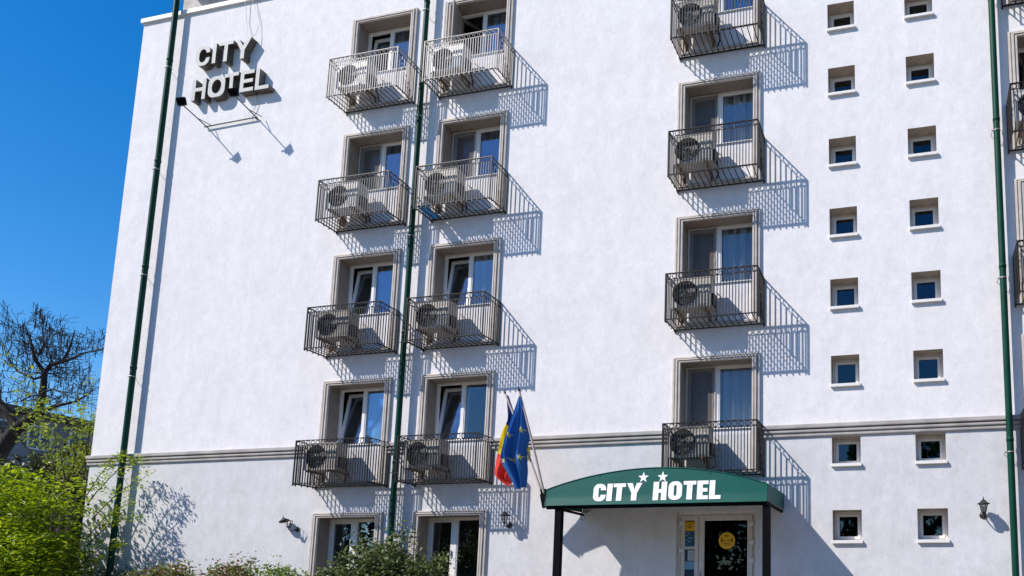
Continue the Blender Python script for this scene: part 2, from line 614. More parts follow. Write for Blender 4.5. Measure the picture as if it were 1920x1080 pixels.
def surround_mesh(H=2.25, three_sided=False):
    mb = MB()
    vs = []
    for (t, d) in PROF:
        vs += [(t, -d, -H + t * (0.62 if not three_sided else 0)), (t, -d, -t * 0.68), (FW - t * 0.95, -d, -t * 0.68), (FW - t * 0.95, -d, -H + t * (0.62 if not three_sided else 0))]
    fs = []
    for i in range(len(PROF) - 1):
        for k in range(4 if not three_sided else 3):
            k2 = (k + 1) % 4
            fs.append((i * 4 + k, (i + 1) * 4 + k, (i + 1) * 4 + k2, i * 4 + k2))
    mb.add(vs, fs)
    return mb.mesh('window_surround', M['moulding'])


sur_me = surround_mesh()
# reveal of a large opening (local: x 0..OW, z -1.29..0, depth 0..0.34)
RD = 0.30
mb = MB()
mb.add([(0, 0, 0), (OW, 0, 0), (OW, RD + .08, 0), (0, RD + .08, 0), (0, 0, -1.29), (OW, 0, -1.29), (OW, RD + .08, -1.29), (0, RD + .08, -1.29)],
       [(0, 1, 2, 3), (0, 3, 7, 4), (1, 5, 6, 2), (4, 7, 6, 5)])
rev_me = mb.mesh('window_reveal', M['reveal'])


def extrude_flat(loop, y):
    n = len(loop)
    return MB().add([(x, y, z) for x, z in loop] + [(x, -.0002, z) for x, z in loop], [tuple(range(n))] + [(i, i + n, (i + 1) % n + n, (i + 1) % n) for i in range(n)])


def frame_ring(mb, x0, x1, y0, y1, z0, z1, t, tb=None, mi=0):
    tb = tb or t
    mb.box(x0, x0 + t, y0, y1, z0, z1, mi)
    mb.box(x1 - t, x1, y0, y1, z0, z1, mi)
    mb.box(x0 + t, x1 - t, y0, y1, z1 - t, z1, mi)
    mb.box(x0 + t, x1 - t, y0, y1, z0, z0 + tb, mi)
    return mb


def curtain_mesh(w, h, seed, amp=0.034, drop=0.0):
    rnd = random.Random(seed)
    n = 48
    ph = [rnd.uniform(0, 6.28) for _ in range(3)]
    vs, fs = [], []
    for i in range(n + 1):
        x = w * i / n
        y = amp * (math.sin(x * 34 + ph[0]) + 0.6 * math.sin(x * 61 + ph[1]) + 0.5 * math.sin(x * 19 + ph[2]))
        vs += [(x, y, 0), (x, y * 1.2, -h)]
    for i in range(n):
        fs.append((2 * i, 2 * i + 2, 2 * i + 3, 2 * i + 1))
    return MB().add(vs, fs, 0, True)


def sash(parent, x0, x1, z0, z1, y, fr, glass, t=0.05, hinge=None, rot=(0, 0, 0)):
    """one casement: frame + pane of glass + handle, origin at its hinge corner"""
    w, h = x1 - x0, z1 - z0
    mb = MB()
    frame_ring(mb, 0, w, -0.03, 0.03, 0, h, t)
    frame_ring(mb, t, w - t, -0.012, 0.012, t, h - t, 0.007, mi=1)
    s = mb.build('sash', [fr, M['rubber']], parent, loc=(x0, y, z0), rot=rot)
    return s, MB().box(t + .005, w - t - .005, -0.004, 0.004, t + .005, h - t - .005)


win_i = 0


def big_window(col, row, style):
    global win_i
    win_i += 1
    x, z = COLS[col] + OX, ROWS[row] - 0.10
    link('window_surround', sur_me, hotel, Vector((COLS[col], 0, ROWS[row])) + HO)
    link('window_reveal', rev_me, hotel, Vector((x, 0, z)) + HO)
    fr = M['pvc']
    mb = MB()
    H = 1.29
    frame_ring(mb, 0.004, OW - 0.004, RD, RD + 0.07, -H + 0.004, -0.004, 0.04)
    xm = 0.62
    mb.box(xm - 0.035, xm + 0.035, RD, RD + 0.07, -H + 0.044, -0.044)
    w = mb.build('window', fr, hotel, loc=Vector((x, 0, z)) + HO)
    # right light: glass straight in the frame
    mb = MB()
    frame_ring(mb, xm + 0.036, OW - 0.045, RD + 0.010, RD + 0.06, -H + 0.045, -0.045, 0.022)
    mb.build('sash', fr, w)
    MB().box(xm + 0.06, OW - 0.068, RD + 0.03, RD + 0.036, -H + 0.07, -0.07).build('pane', M['glass'], w)
    # left casement
    x0, x1, z0, z1 = 0.045, xm - 0.036, -H + 0.045, -0.045
    ww, hh = x1 - x0, z1 - z0
    mb = MB()
    frame_ring(mb, 0, ww, -0.005, 0.055, 0, hh, 0.058)
    pm = MB().box(0.055, ww - 0.055, 0.022, 0.028, 0.055, hh - 0.055)
    hm = MB().box(ww - 0.036, ww - 0.02, -0.03, -0.006, hh * 0.38, hh * 0.38 + 0.12)
    if style['left'] == 'tilt':
        rot = (-R_(style.get('ang', 9)), 0, 0)
    elif style['left'] == 'open':
        rot = (0, 0, R_(style.get('ang', 68)))
    else:
        rot = (0, 0, 0)
    s = mb.build('sash', M['pvc_shade'] if style['left'] == 'open' else fr, w, loc=(x0, RD + 0.005, z0), rot=rot)
    pm.build('pane', M['glass'], w, loc=(x0, RD + 0.005, z0), rot=rot)
    hm.build('handle', M['steel'], w, loc=(x0, RD + 0.005, z0), rot=rot)
    cm = {'w': M['curtain'], 'b': M['curtain_beige'], 'd': M['curtain_dark']}
    for (a, b, k, yy) in style.get('curtains', []):
        curtain_mesh(b - a, 1.33, win_i * 7 + int(a * 10)).build('curtain', cm[k], w, loc=(a, RD + (yy if yy > .25 else .125), 0.02))
    if style.get('blind'):
        MB().box(xm + 0.03, OW + 0.1, RD + 0.13, RD + 0.16, -style['blind'], 0.02).build('blind_box', M['curtain_beige'], w)
    # outer sill with a small drip
    bevel(MB().box(0.002, OW - 0.002, -0.028, RD, -H - 0.012, -H + 0.006).build('sill', M['sill'] if row < 5 else M['moulding'], w), 0.003, 1)
    if style.get('shut_screen'):
        sc = MB()
        frame_ring(sc, x0 - .02, x1 + .012, RD - .022, RD - .004, z0 - .015, z1 + .02, 0.016)
        sc.box(x0, x1, RD - .014, RD - .012, z0, z1, 1)
        sc.build('insect_screen', [M['pvc_old'], M['mesh']], w)
    if style.get('screen'):
        sc = MB()
        frame_ring(sc, 0, 0.55, -0.012, 0.012, 0, hh, 0.022)
        sc.box(0.022, 0.528, -0.004, 0.004, 0.022, hh - 0.022, 1)
        sc.build('insect_screen', [M['pvc_old'], M['reveal_small']], w, loc=(0.05, RD - 0.03, z0), rot=(0, 0, R_(-73)))
    return w


RC = [(0.66, 1.46, 'w', 0.16)]
STY = {
    ('A', 1): dict(left='tilt', ang=8, curtains=[(0.70, 1.46, 'w', 0.2)], blind=0.22),
    ('B', 1): dict(left='open', ang=60, curtains=[(0.66, 1.46, 'w', 0.2)], blind=0.25, screen=True),
    ('A', 2): dict(left='closed', shut_screen=True, curtains=[(0.30, 0.66, 'b', 0.5), (0.66, 1.46, 'w', 0.18)], blind=0.17),
    ('B', 2): dict(left='closed', shut_screen=True, curtains=[(0.26, 0.66, 'b', 0.5), (0.66, 1.46, 'w', 0.18)], blind=0.2),
    ('A', 3): dict(left='tilt', ang=9, curtains=[(0.25, 0.50, 'b', 0.4), (0.66, 1.46, 'w', 0.16)], blind=0.13),
    ('B', 3): dict(left='tilt', ang=9, curtains=[(0.66, 1.46, 'w', 0.16)], blind=0.08),
    ('A', 4): dict(left='tilt', ang=10, curtains=[(0.34, 0.62, 'w', 0.34), (0.66, 1.46, 'w', 0.15)]),
    ('B', 4): dict(left='tilt', ang=10, curtains=[(0.30, 0.60, 'w', 0.34), (1.05, 1.46, 'w', 0.2)]),
    ('A', 5): dict(left='closed', curtains=[(0.30, 0.62, 'b', 0.3)]),
    ('B', 5): dict(left='closed', curtains=[]),
    ('C', 1): dict(left='closed', shut_screen=True, curtains=[(0.34, 0.66, 'b', 0.4), (0.60, 1.46, 'w', 0.14)]),
    ('C', 2): dict(left='closed', shut_screen=True, curtains=[(0.32, 0.66, 'b', 0.45), (0.62, 1.46, 'w', 0.14)], blind=0.16),
    ('C', 3): dict(left='closed', shut_screen=True, curtains=[(0.08, 0.30, 'w', 0.5), (0.30, 0.62, 'b', 0.45), (0.62, 1.46, 'w', 0.14)], blind=0.12),
    ('C', 4): dict(left='closed', shut_screen=True, curtains=[(0.05, 0.30, 'w', 0.5), (0.30, 0.62, 'b', 0.45), (0.62, 1.46, 'w', 0.14)]),
    ('R', 1): dict(left='open', curtains=RC), ('R', 2): dict(left='open', curtains=RC),
    ('R', 3): dict(left='closed', curtains=[(0, 0.7, 'b', 0.2)] + RC), ('R', 4): dict(left='closed', curtains=RC),
}
for (c, r), st in STY.items():
    big_window(c, r, st)

# stairwell windows: one built with its parts, the rest copied
for c, x in SMALL_X.items():
    for r, z in SMALL_Z.items():
        h = 0.53 if r != 7 else 0.49
        key = 'small_%s' % h
        if key not in M:
            mb = MB()
            mb.add([(0, 0, 0), (0.5, 0, 0), (0.5, 0.38, 0), (0, 0.38, 0), (0, 0, -h), (0.5, 0, -h), (0.5, 0.38, -h), (0, 0.38, -h)],
                   [(0, 1, 2, 3), (0, 3, 7, 4), (1, 5, 6, 2), (4, 7, 6, 5)])
            fm = MB()
            frame_ring(fm, 0.004, 0.496, 0.285, 0.35, -h + 0.004, -0.004, 0.045)
            sm = MB()
            frame_ring(sm, 0.046, 0.454, 0.270, 0.33, -h + 0.046, -0.046, 0.045)
            frame_ring(sm, 0.0915, 0.4085, 0.292, 0.31, -h + 0.0915, -0.0915, 0.006, mi=1)
            gm = MB().box(0.09, 0.41, 0.300, 0.306, -h + 0.09, -0.09)
            sl = MB().box(-0.012, 0.515, -0.05, 0.285, -h - 0.052, -h + 0.003)
            dk = MB().box(-0.05, 0.55, 0.8, 0.82, -h - 0.1, 0.1)
            M[key] = (mb.mesh('window_reveal', M['reveal_small']), fm.mesh('window', M['pvc']), sm.mesh('sash', [M['pvc'], M['rubber']]),
                      gm.mesh('pane', M['glass_blue']), sl.mesh('sill', M['sill']))
        rv, fme, sme, gme, slm = M[key]
        L = Vector((x, 0, z)) + HO
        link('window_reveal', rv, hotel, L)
        w = link('window', fme, hotel, L)
        link('sash', sme, w)
        link('pane', gme, w)
        bevel(link('sill', slm, w), 0.004, 1)

# ---- entrance door (part of the hotel)
dx0, dx1, dz0, dz1 = DOOR
mb = MB()
mb.add([(dx0, 0, dz1), (dx1, 0, dz1), (dx1, 0.4, dz1), (dx0, 0.4, dz1), (dx0, 0, dz0), (dx1, 0, dz0), (dx1, 0.4, dz0), (dx0, 0.4, dz0)],
       [(0, 1, 2, 3), (0, 3, 7, 4), (1, 5, 6, 2), (4, 7, 6, 5)])
hp(mb, 'door_reveal', M['wall_low'])
mb = MB()
frame_ring(mb, dx0 + 0.003, dx1 - 0.003, 0.10, 0.18, dz0 + 0.003, dz1 - 0.003, 0.055)
door = hp(mb, 'door', M['pvc_old'])
lx0, lxm, lx1 = dx0 + 0.06, -3.905, dx1 - 0.06


def leaf(a, b, z0, z1, t, tt):
    mb = MB()
    mb.box(a, a + t, 0.085, 0.15, z0, z1)
    mb.box(b - t, b, 0.085, 0.15, z0, z1)
    mb.box(a + t, b - t, 0.085, 0.15, z1 - tt, z1)
    mb.box(a + t, b - t, 0.085, 0.15, z0, z0 + 0.25)
    bevel(mb.build('door_leaf', M['pvc_old'], door), 0.006, 1)
    MB().box(a + t, b - t, 0.115, 0.123, z0 + .25, z1 - tt).build('pane', M['glass_door'], door)


leaf(lx0 + .004, lxm - .004, 1.0, 3.02, 0.075, 0.09)
leaf(lxm + .004, lx1 - .004, 1.0, 3.02, 0.10, 0.10)
for zz in (2.87, 2.38, 1.5):
    for xx in (lx0 - 0.012, ):
        MB().tube([(xx, 0.07, zz - 0.05), (xx, 0.07, zz + 0.05)], 0.014, 8).box(xx, xx + 0.06, 0.075, 0.084, zz - 0.03, zz + 0.03).build('hinge', M['pvc'], door)
for zz in (2.85, 2.52, 2.2, 1.6):
    xx = lx1 + 0.012
    MB().tube([(xx, 0.07, zz - 0.05), (xx, 0.07, zz + 0.05)], 0.014, 8).box(xx - 0.08, xx, 0.075, 0.084, zz - 0.03, zz + 0.03).build('hinge', M['pvc'], door)
MB().box(lxm + 0.04, lxm + 0.06, 0.03, 0.05, 1.85, 2.0).box(lxm + 0.042, lxm + 0.058, 0.05, 0.085, 1.86, 1.88).build('handle', M['steel'], door)
# things stuck on the glass
a, b = lx0 + 0.082, lxm - 0.082
MB().box(a, b, 0.108, 0.111, 2.735, 2.915).build('sticker', M['sticker_y'], door)
mb = MB().box(a + .02, b - .02, 0.104, 0.107, 2.895, 2.907)
mb.box(a + .04, b - .05, 0.104, 0.107, 2.85, 2.86).box(a + .035, b - .03, 0.104, 0.107, 2.815, 2.825).box(a + .05, b - .06, 0.104, 0.107, 2.79, 2.80)
mb.build('sticker_print', M['sticker_ink'], door)
MB().box(a, b, 0.108, 0.111, 2.46, 2.725).build('poster', M['sticker_blue'], door)
mb = MB()
for k, (u, v, ww) in enumerate([(.03, 2.69, .06), (.01, 2.645, .05), (.05, 2.60, .09), (.02, 2.56, .04), (.06, 2.53, .05)]):
    mb.box(a + u, a + u + ww, 0.104, 0.107, v, v + .018)
mb.build('poster_print', M['sticker_sky'], door)
MB().box(a, b, 0.108, 0.111, 2.40, 2.455).build('poster', M['paper'], door)
MB().box(a, b, 0.108, 0.111, 2.19, 2.395).build('poster', M['sticker_navy'], door)
MB().box(a + .055, b - .01, 0.104, 0.107, 2.20, 2.38).build('notice_paper', M['paper'], door)
mb = MB()
for k in range(6):
    mb.box(a + .07, b - .02, 0.101, 0.103, 2.22 + k * .025, 2.226 + k * .025)
mb.build('sticker_print', M['sticker_navy'], door)
MB().box(a, b, 0.108, 0.111, 2.04, 2.185).build('poster', M['sticker_sky'], door)
MB().box(a, b, 0.108, 0.111, 1.6, 2.035).build('poster', M['sticker_navy'], door)
cx, cz, cr = -3.385, 2.555, 0.152
MB().lathe([(0.0001, 0), (cr, 0), (cr, -.004)], 40, ctr=(cx, 0.110, cz), axis='Y', smooth=False).build('sticker', M['sticker_y'], door)
mb = MB()
mb.box(cx - .038, cx + .038, 0.104, 0.107, cz + .088, cz + .100).box(cx - .03, cx + .03, 0.104, 0.107, cz + .065, cz + .073)
for sx in (-1, 1):
    mb.box(cx + sx * .095 - .012, cx + sx * .095 + .012, 0.104, 0.107, cz - .025, cz + .03)
    mb.box(cx + sx * .095 - .008, cx + sx * .095 + .008, 0.104, 0.107, cz + .034, cz + .05)
mb.box(cx - .055, cx + .055, 0.104, 0.107, cz - .002, cz + .003)
for sx in (-1, 1):
    mb.add([(cx + sx * .07, 0.104, cz), (cx + sx * .05, 0.104, cz + .012), (cx + sx * .05, 0.104, cz - .012)], [(0, 1, 2)])
for k in range(9):
    mb.box(cx - .085 + k * .019, cx - .074 + k * .019, 0.104, 0.107, cz - .058, cz - .048)
mb.box(cx - .05, cx + .05, 0.104, 0.107, cz - .085, cz - .078)
mb.build('sticker_print', M['sticker_ink'], door)

# ------------------------------------------------------------------ balcony cages
CW, CD, CHT = 1.72, 0.612, 0.868


def make_cage(mt, mf=None):
    mf = mf or mt
    root = thing('balcony_cage', (0, 0, 0), 'x', 'balcony', 'barred balcony cages hung on the facade')
    mb = MB()
    mb.box(0, CW, -CD - .006, -CD + .03, -.006, .006).box(0, .012, -CD + .03, 0, -.02, .006).box(CW - .012, CW, -CD + .03, 0, -.02, .006).box(.012, CW - .012, -.03, -.002, -.008, .004)
    mb.build('bottom_frame', mt, root)
    mb = MB()
    mb.box(-.004, CW + .004, -CD - .012, -CD + .022, CHT - .008, CHT + .004)
    mb.box(-.004, .022, -CD + .022, 0, CHT - .008, CHT + .004).box(CW - .022, CW + .004, -CD + .022, 0, CHT - .008, CHT + .004)
    mb.build('top_rail', mf, root)
    z2 = CHT - .105
    mb = MB()
    mb.box(.007, CW - .007, -CD - .006, -CD + .006, z2 - .012, z2).box(0, .01, -CD + .007, 0, z2 - .012, z2).box(CW - .01, CW, -CD + .007, 0, z2 - .012, z2)
    mb.build('lower_rail', mt, root)
    post = MB().box(-.012, .012, -.011, .012, -.05, CHT - .009).mesh('corner_post', mt)
    for xx, yy in ((0.006, -CD), (CW - .006, -CD), (0.006, -.012), (CW - .006, -.012)):
        link('corner_post', post, root, (xx, yy, 0))
    r = .0072
    b_short = MB().box(-r, r, -r, r, .007, z2 - .013).mesh('baluster', mf)
    b_long = MB().box(-r, r, -r, r, -.05, z2 - .013).mesh('baluster', mf)
    b_shorts = MB().box(-r, r, -r, r, .007, z2 - .013).mesh('baluster', mt)
    b_longs = MB().box(-r, r, -r, r, -.05, z2 - .013).mesh('baluster', mt)
    n = 30
    rnd = random.Random(5)
    for i in range(1, n):
        link('baluster', b_long if i % 2 else b_short, root, (CW * i / n, -CD - .0005, 0), (0, 0, 0))
    for xx in (0.005, CW - .005):
        for i in range(1, 8):
            link('baluster', b_longs if i % 2 else b_shorts, root, (xx, -CD * i / 8, 0))
    fb = MB().box(-.008, .008, -CD + .03, -.03, -.006, .004).mesh('floor_bar', mt)
    for i in range(1, 15):
        link('floor_bar', fb, root, (CW * i / 15, 0, 0))
    mb = MB()
    rr = (z2 - CHT + .008) / -2 - .004
    zc = (z2 + CHT - .008) / 2
    for i in range(15):
        mb.torus((CW * (i + .5) / 15, -CD, zc), rr - .002, .0075, 14, 4, 'Y')
    for xx in (0.005, CW - .005):
        for i in range(5):
            mb.torus((xx, -CD * (i + .5) / 5, zc), rr - .002, .0075, 14, 4, 'X')
    o = mb.build('ring_frieze', mf, root)
    o['kind'] = 'stuff'
    index_tree(root)
    return root


CAGE_X = {'A': -12.156, 'B': -9.803, 'C': -4.398, 'R': 1.665}
COLN = {'A': 'left of the middle drainpipe', 'B': 'right of the middle drainpipe', 'C': 'above the green canopy', 'R': 'at the right edge'}
ROWN = {1: 'topmost', 2: 'second from top', 3: 'third from top', 4: 'lowest'}
cages = {}
proto = {}
for c in 'ABCR':
    for r in (1, 2, 3, 4):
        kind = 'grey' if (c in 'AB' and r == 1) else ('mid' if (r == 1 or (r == 2 and c in 'AB')) else 'dark')
        if kind not in proto:
            proto[kind] = make_cage(*{'grey': (M['iron_mid'], M['iron_glint']), 'mid': (M['iron'], M['iron_mid']), 'dark': (M['iron'], M['iron'])}[kind])  # second paint lightens front bars, rings and top rail as sun glint
            o = proto[kind]
        else:
            o = copy_tree(proto[kind])
        o.location = (CAGE_X[c], -0.004, ROWS[r] - 2.255)
        o['label'] = '%s barred balcony cage, %s in column %s' % ({'grey': 'sun-glint grey', 'mid': 'dark grey', 'dark': 'black'}[kind], ROWN[r], COLN[c])
        cages[(c, r)] = o


# ------------------------------------------------------------------ air conditioners on brackets
def make_ac(body):
    root = thing('air_conditioner', (0, 0, 0), 'x', 'air conditioner', 'air conditioner units behind the balcony bars')
    W, H, D0, D1 = 0.76, 0.54, 0.16, 0.46
    mb = MB()
    fc, fr = (0.275, 0.272), 0.238
    # front panel with a round hole, as ring of quads out to the rectangle
    seg = 40
    vs, fs = [], []
    for k in range(seg):
        t = 2 * PI * k / seg
        c_, s_ = math.cos(t), math.sin(t)
        vs.append((fc[0] + fr * c_, -D1, fc[1] + fr * s_))
        kx = min(((W - fc[0]) / c_) if c_ > 1e-6 else 9, (-fc[0] / c_) if c_ < -1e-6 else 9)
        kz = min(((H - fc[1]) / s_) if s_ > 1e-6 else 9, (-fc[1] / s_) if s_ < -1e-6 else 9)
        q = min(kx, kz)
        vs.append((fc[0] + q * c_, -D1, fc[1] + q * s_))
    for k in range(seg):
        k2 = (k + 1) % seg
        fs.append((2 * k, 2 * k + 1, 2 * k2 + 1, 2 * k2))
    mb.add(vs, fs)
    # corner fillers of the front panel
    for X, Z in ((0, 0), (W, 0), (W, H), (0, H)):
        best = sorted([v for i, v in enumerate(vs) if i % 2], key=lambda v: (v[0] - X) ** 2 + (v[2] - Z) ** 2)
        zs = [v for v in best if abs(v[2] - Z) < 1e-5][:1]
        xs = [v for v in best if abs(v[0] - X) < 1e-5][:1]
        if zs and xs and zs[0] != xs[0]:
            mb.add([(X, -D1, Z), zs[0], xs[0]], [(0, 1, 2)])
    mb.add([(0, -D0, 0), (W, -D0, 0), (W, -D0, H), (0, -D0, H), (0, -D1, 0), (W, -D1, 0), (W, -D1, H), (0, -D1, H)],
           [(0, 1, 2, 3), (0, 4, 5, 1), (1, 5, 6, 2), (2, 6, 7, 3), (3, 7, 4, 0)])
    mb.box(-.006, W + .006, -D1 - .006, -D0 + .004, H, H + .014)      # lid lip
    mb.box(0.545, 0.735, -D1 - .004, -D1 + .002, 0.045, 0.33)          # service panel
    mb.build('housing', body, root)
    MB().lathe([(fr, 0), (fr, -.12), (.0001, -.12)], seg, ctr=(fc[0], -D1, fc[1]), axis='Y').build('fan_shroud', M['black'], root)
    mb = MB()
    for i in range(3):
        a0 = 2 * PI * i / 3
        vs = []
        for j in range(5):
            t = a0 + j * 0.32
            for rr, yy in ((0.05, -D1 + .07), (0.19, -D1 + .05 + j * .012)):
                vs.append((fc[0] + rr * math.cos(t), yy, fc[1] + rr * math.sin(t)))
        mb.add(vs, [(2 * j, 2 * j + 1, 2 * j + 3, 2 * j + 2) for j in range(4)], 0, True)
    mb.lathe([(.055, -.08), (.055, -.05), (.0001, -.045)], 16, ctr=(fc[0], -D1, fc[1]), axis='Y')
    mb.build('fan', M['fan'], root)
    mb = MB()
    for k in range(1, 9):
        mb.torus((fc[0], -D1 - .012, fc[1]), fr * k / 8, .0028, 30, 3, 'Y')
    for k in range(8):
        t = PI * k / 8
        mb.tube([(fc[0] - fr * math.cos(t), -D1 - .014, fc[1] - fr * math.sin(t)), (fc[0] + fr * math.cos(t), -D1 - .014, fc[1] + fr * math.sin(t))], .0028, 4)
    mb.lathe([(.045, .014), (.045, .02), (.0001, .021)], 16, ctr=(fc[0], -D1, fc[1]), axis='Y')
    mb.build('fan_grille', M['fan'], root)
    MB().box(0.535, 0.62, -D1 - .0075, -D1 - .0045, 0.40, 0.43).box(0.645, 0.73, -D1 - .007, -D1 - .001, 0.40, 0.43).build('nameplate', M['ac_white'], root)
    MB().box(W, W + .055, -D1 + .07, -D0 - .05, .05, .26).build('valve_cover', M['black'], root)
    br = MB().box(-.018, .018, -.50, -.004, -.042, -.004).box(-.018, .018, -.02, -.003, -.25, -.042)
    br.tube([(0, -.36, -.042), (0, -.02, -.22)], .010, 4)
    bm = br.mesh('bracket', M['rust'])
    link('bracket', bm, root, (0.10, 0, 0))
    link('bracket', bm, root, (0.64, 0, 0))
    MB().tube([(W + .03, -.26, .10), (W + .05, -.2, .0), (W + .03, -.10, -.10), (W - .02, -.03, -.12), (W - .04, .02, -.12)], .016, 6).build('insulated_pipe', M['black'], root)
    MB().tube([(W - .05, -.2, .2), (W + .1, -.12, .16), (W + .08, -.03, .34), (W - .02, -.012, .42)], .006, 5).build('power_cord', M['black'], root)
    index_tree(root)
    return root


acp = {}
ACLBL = {'A': 'left of the middle drainpipe', 'B': 'right of the middle drainpipe', 'C': 'above the green canopy', 'R': 'at the right edge'}
rnd = random.Random(3)
for (c, r) in cages:
    k = 'white' if (c, r) in (('A', 1), ('B', 1), ('A', 2), ('R', 2)) else ('grimy' if (c, r) in (('C', 1), ('A', 3), ('B', 4), ('C', 4)) else 'ivory')
    if k not in acp:
        o = acp[k] = make_ac({'white': M['ac_white'], 'ivory': M['ac'], 'grimy': M['ac_dirty']}[k])
    else:
        o = copy_tree(acp[k])
    dx = {'A': 0.10, 'B': 0.06, 'C': 0.045, 'R': 0.08}[c] + rnd.uniform(-.015, .015)
    o.location = (CAGE_X[c] + dx, 0, ROWS[r] - 2.255 + 0.27 + rnd.uniform(-.015, .02))
    o['label'] = '%s air conditioner unit inside the %s cage %s' % (k, ROWN[r], ACLBL[c])

# folded pale blue plastic sheet lying in one cage
mb = MB()
vs, fs = [], []
for j in range(9):
    for i in range(4):
        vs.append((0.02 + i * 0.075, -0.59 + j * 0.07, 0.012 + 0.012 * math.sin(i * 2.1 + j * 1.3)))
for j in range(8):
    for i in range(3):
        fs.append((j * 4 + i, j * 4 + i + 1, j * 4 + i + 5, j * 4 + i + 4))
mb.add(vs, fs, 0, True)
o = mb.build('plastic_sheet', M['blue_sheet'], None, loc=(CAGE_X['B'] + .02, 0, ROWS[2] - 2.255))
so = o.modifiers.new('t', 'SOLIDIFY')
so.thickness = 0.004
tag(o, 'pale blue plastic sheet lying on the floor bars of a balcony cage', 'sheet')

# ------------------------------------------------------------------ drainpipes
def drainpipe(x, z0, z1, r, label, joints, d=0.155):
    root = thing('drainpipe', (x, -d, z0), label, 'drainpipe', 'green drainpipes on the facade')
    zs = [z0] + joints + [z1]
    for a, b in zip(zs[:-1], zs[1:]):
        q = MB().tube([(0, 0, a - z0), (0, 0, b - z0)], r, 20, cap=False)
        q.lathe([(r, 0), (r + .006, 0.002), (r + .006, .06), (r, .066)], 20, ctr=(0, 0, b - z0 - .07))
        q.build('pipe_section', M['pipe'], root)
    for zz in joints:
        q = MB()
        q.lathe([(r + .001, -.012), (r + .006, -.012), (r + .006, .012), (r + .001, .012)], 20, ctr=(0, 0, zz - z0 - .25))
        q.tube([(-r, .0, zz - z0 - .25), (-r - .02, .02, zz - z0 - .25), (-r - .03, d, zz - z0 - .25)], .006, 6)
        q.tube([(-r - .035, -.03, zz - z0 - .25), (-r - .01, -.02, zz - z0 - .25)], .009, 6)
        q.build('pipe_clamp', M['steel'], root)
    return root


drainpipe(-17.16, 0.2, 17.6, 0.061, 'dark green drainpipe near the left corner of the hotel, beside the wall letters', [1.6, 4.3, 6.6, 9.0, 11.6, 14.2, 16.0])
drainpipe(-10.165, 0.2, 17.6, 0.057, 'dark green drainpipe running between the two left balcony columns', [1.9, 4.2, 6.9, 9.2, 11.9, 14.4])
drainpipe(1.475, 0.2, 17.6, 0.056, 'brighter green drainpipe at the right, beside the coach lantern and small windows', [1.9, 4.2, 7.2, 9.9, 12.6])


# ------------------------------------------------------------------ lettering
def arc(cx, cz, rx, rz, a0, a1, n=10):
    return [(cx + rx * math.cos(R_(a0 + (a1 - a0) * i / n)), cz + rz * math.sin(R_(a0 + (a1 - a0) * i / n))) for i in range(n + 1)]


def glyph(ch, w, h, t, th=None):
    """closed outlines of a capital: t = vertical stroke width, th = horizontal stroke"""
    th = th or t
    if ch == 'I':
        return [[(0, 0), (t, 0), (t, h), (0, h)]]
    if ch == 'T':
        return [[((w - t) / 2, 0), ((w + t) / 2, 0), ((w + t) / 2, h - th), (w, h - th), (w, h), (0, h), (0, h - th), ((w - t) / 2, h - th)]]
    if ch == 'H':
        m0, m1 = h / 2 - th / 2, h / 2 + th / 2
        return [[(0, 0), (t, 0), (t, m0), (w - t, m0), (w - t, 0), (w, 0), (w, h), (w - t, h), (w - t, m1), (t, m1), (t, h), (0, h)]]
    if ch == 'E':
        m0, m1 = h / 2 - th / 2, h / 2 + th / 2
        return [[(0, 0), (w, 0), (w, th), (t, th), (t, m0), (w * .93, m0), (w * .93, m1), (t, m1), (t, h - th), (w, h - th), (w, h), (0, h)]]
    if ch == 'L':
        return [[(0, 0), (w, 0), (w, th), (t, th), (t, h), (0, h)]]
    if ch == 'Y':
        j = h * .42
        return [[((w - t) / 2, 0), ((w + t) / 2, 0), ((w + t) / 2, j), (w, h), (w - t * 1.05, h), (w / 2, j + (h - j) * .38), (t * 1.05, h), (0, h), ((w - t) / 2, j)]]
    if ch == 'O':
        k = min(w / 2, h * .32)
        o = arc(w - k, h - k, k, k, 0, 90, 8) + arc(k, h - k, k, k, 90, 180, 8) + arc(k, k, k, k, 180, 270, 8) + arc(w - k, k, k, k, 270, 360, 8)
        kx = max(.004, (w - 2 * t) / 2)
        kz = min(kx * 1.3, (h - 2 * th) / 2)
        i_ = arc(w - t - kx, h - th - kz, kx, kz, 0, 90, 8) + arc(t + kx, h - th - kz, kx, kz, 90, 180, 8) + arc(t + kx, th + kz, kx, kz, 180, 270, 8) + arc(w - t - kx, th + kz, kx, kz, 270, 360, 8)
        return [o, i_[::-1]]
    if ch == 'C':
        k = min(w / 2, h * .32)
        kx = max(.004, (w - 2 * t) / 2)
        kz = min(kx * 1.3, (h - 2 * th) / 2)
        g0, g1 = h * .37, h * .63
        o = [(w, g1)] + arc(w - k, h - k, k, k, 0, 90, 8) + arc(k, h - k, k, k, 90, 180, 8) + arc(k, k, k, k, 180, 270, 8) + arc(w - k, k, k, k, 270, 360, 8) + [(w, g0), (w - t, g0)]
        i_ = arc(w - t - kx, th + kz, kx, kz, 0, -90, 8) + arc(t + kx, th + kz, kx, kz, 270, 180, 8) + arc(t + kx, h - th - kz, kx, kz, 180, 90, 8) + arc(w - t - kx, h - th - kz, kx, kz, 90, 0, 8)
        return [o + i_ + [(w - t, g1)]]
    raise ValueError(ch)


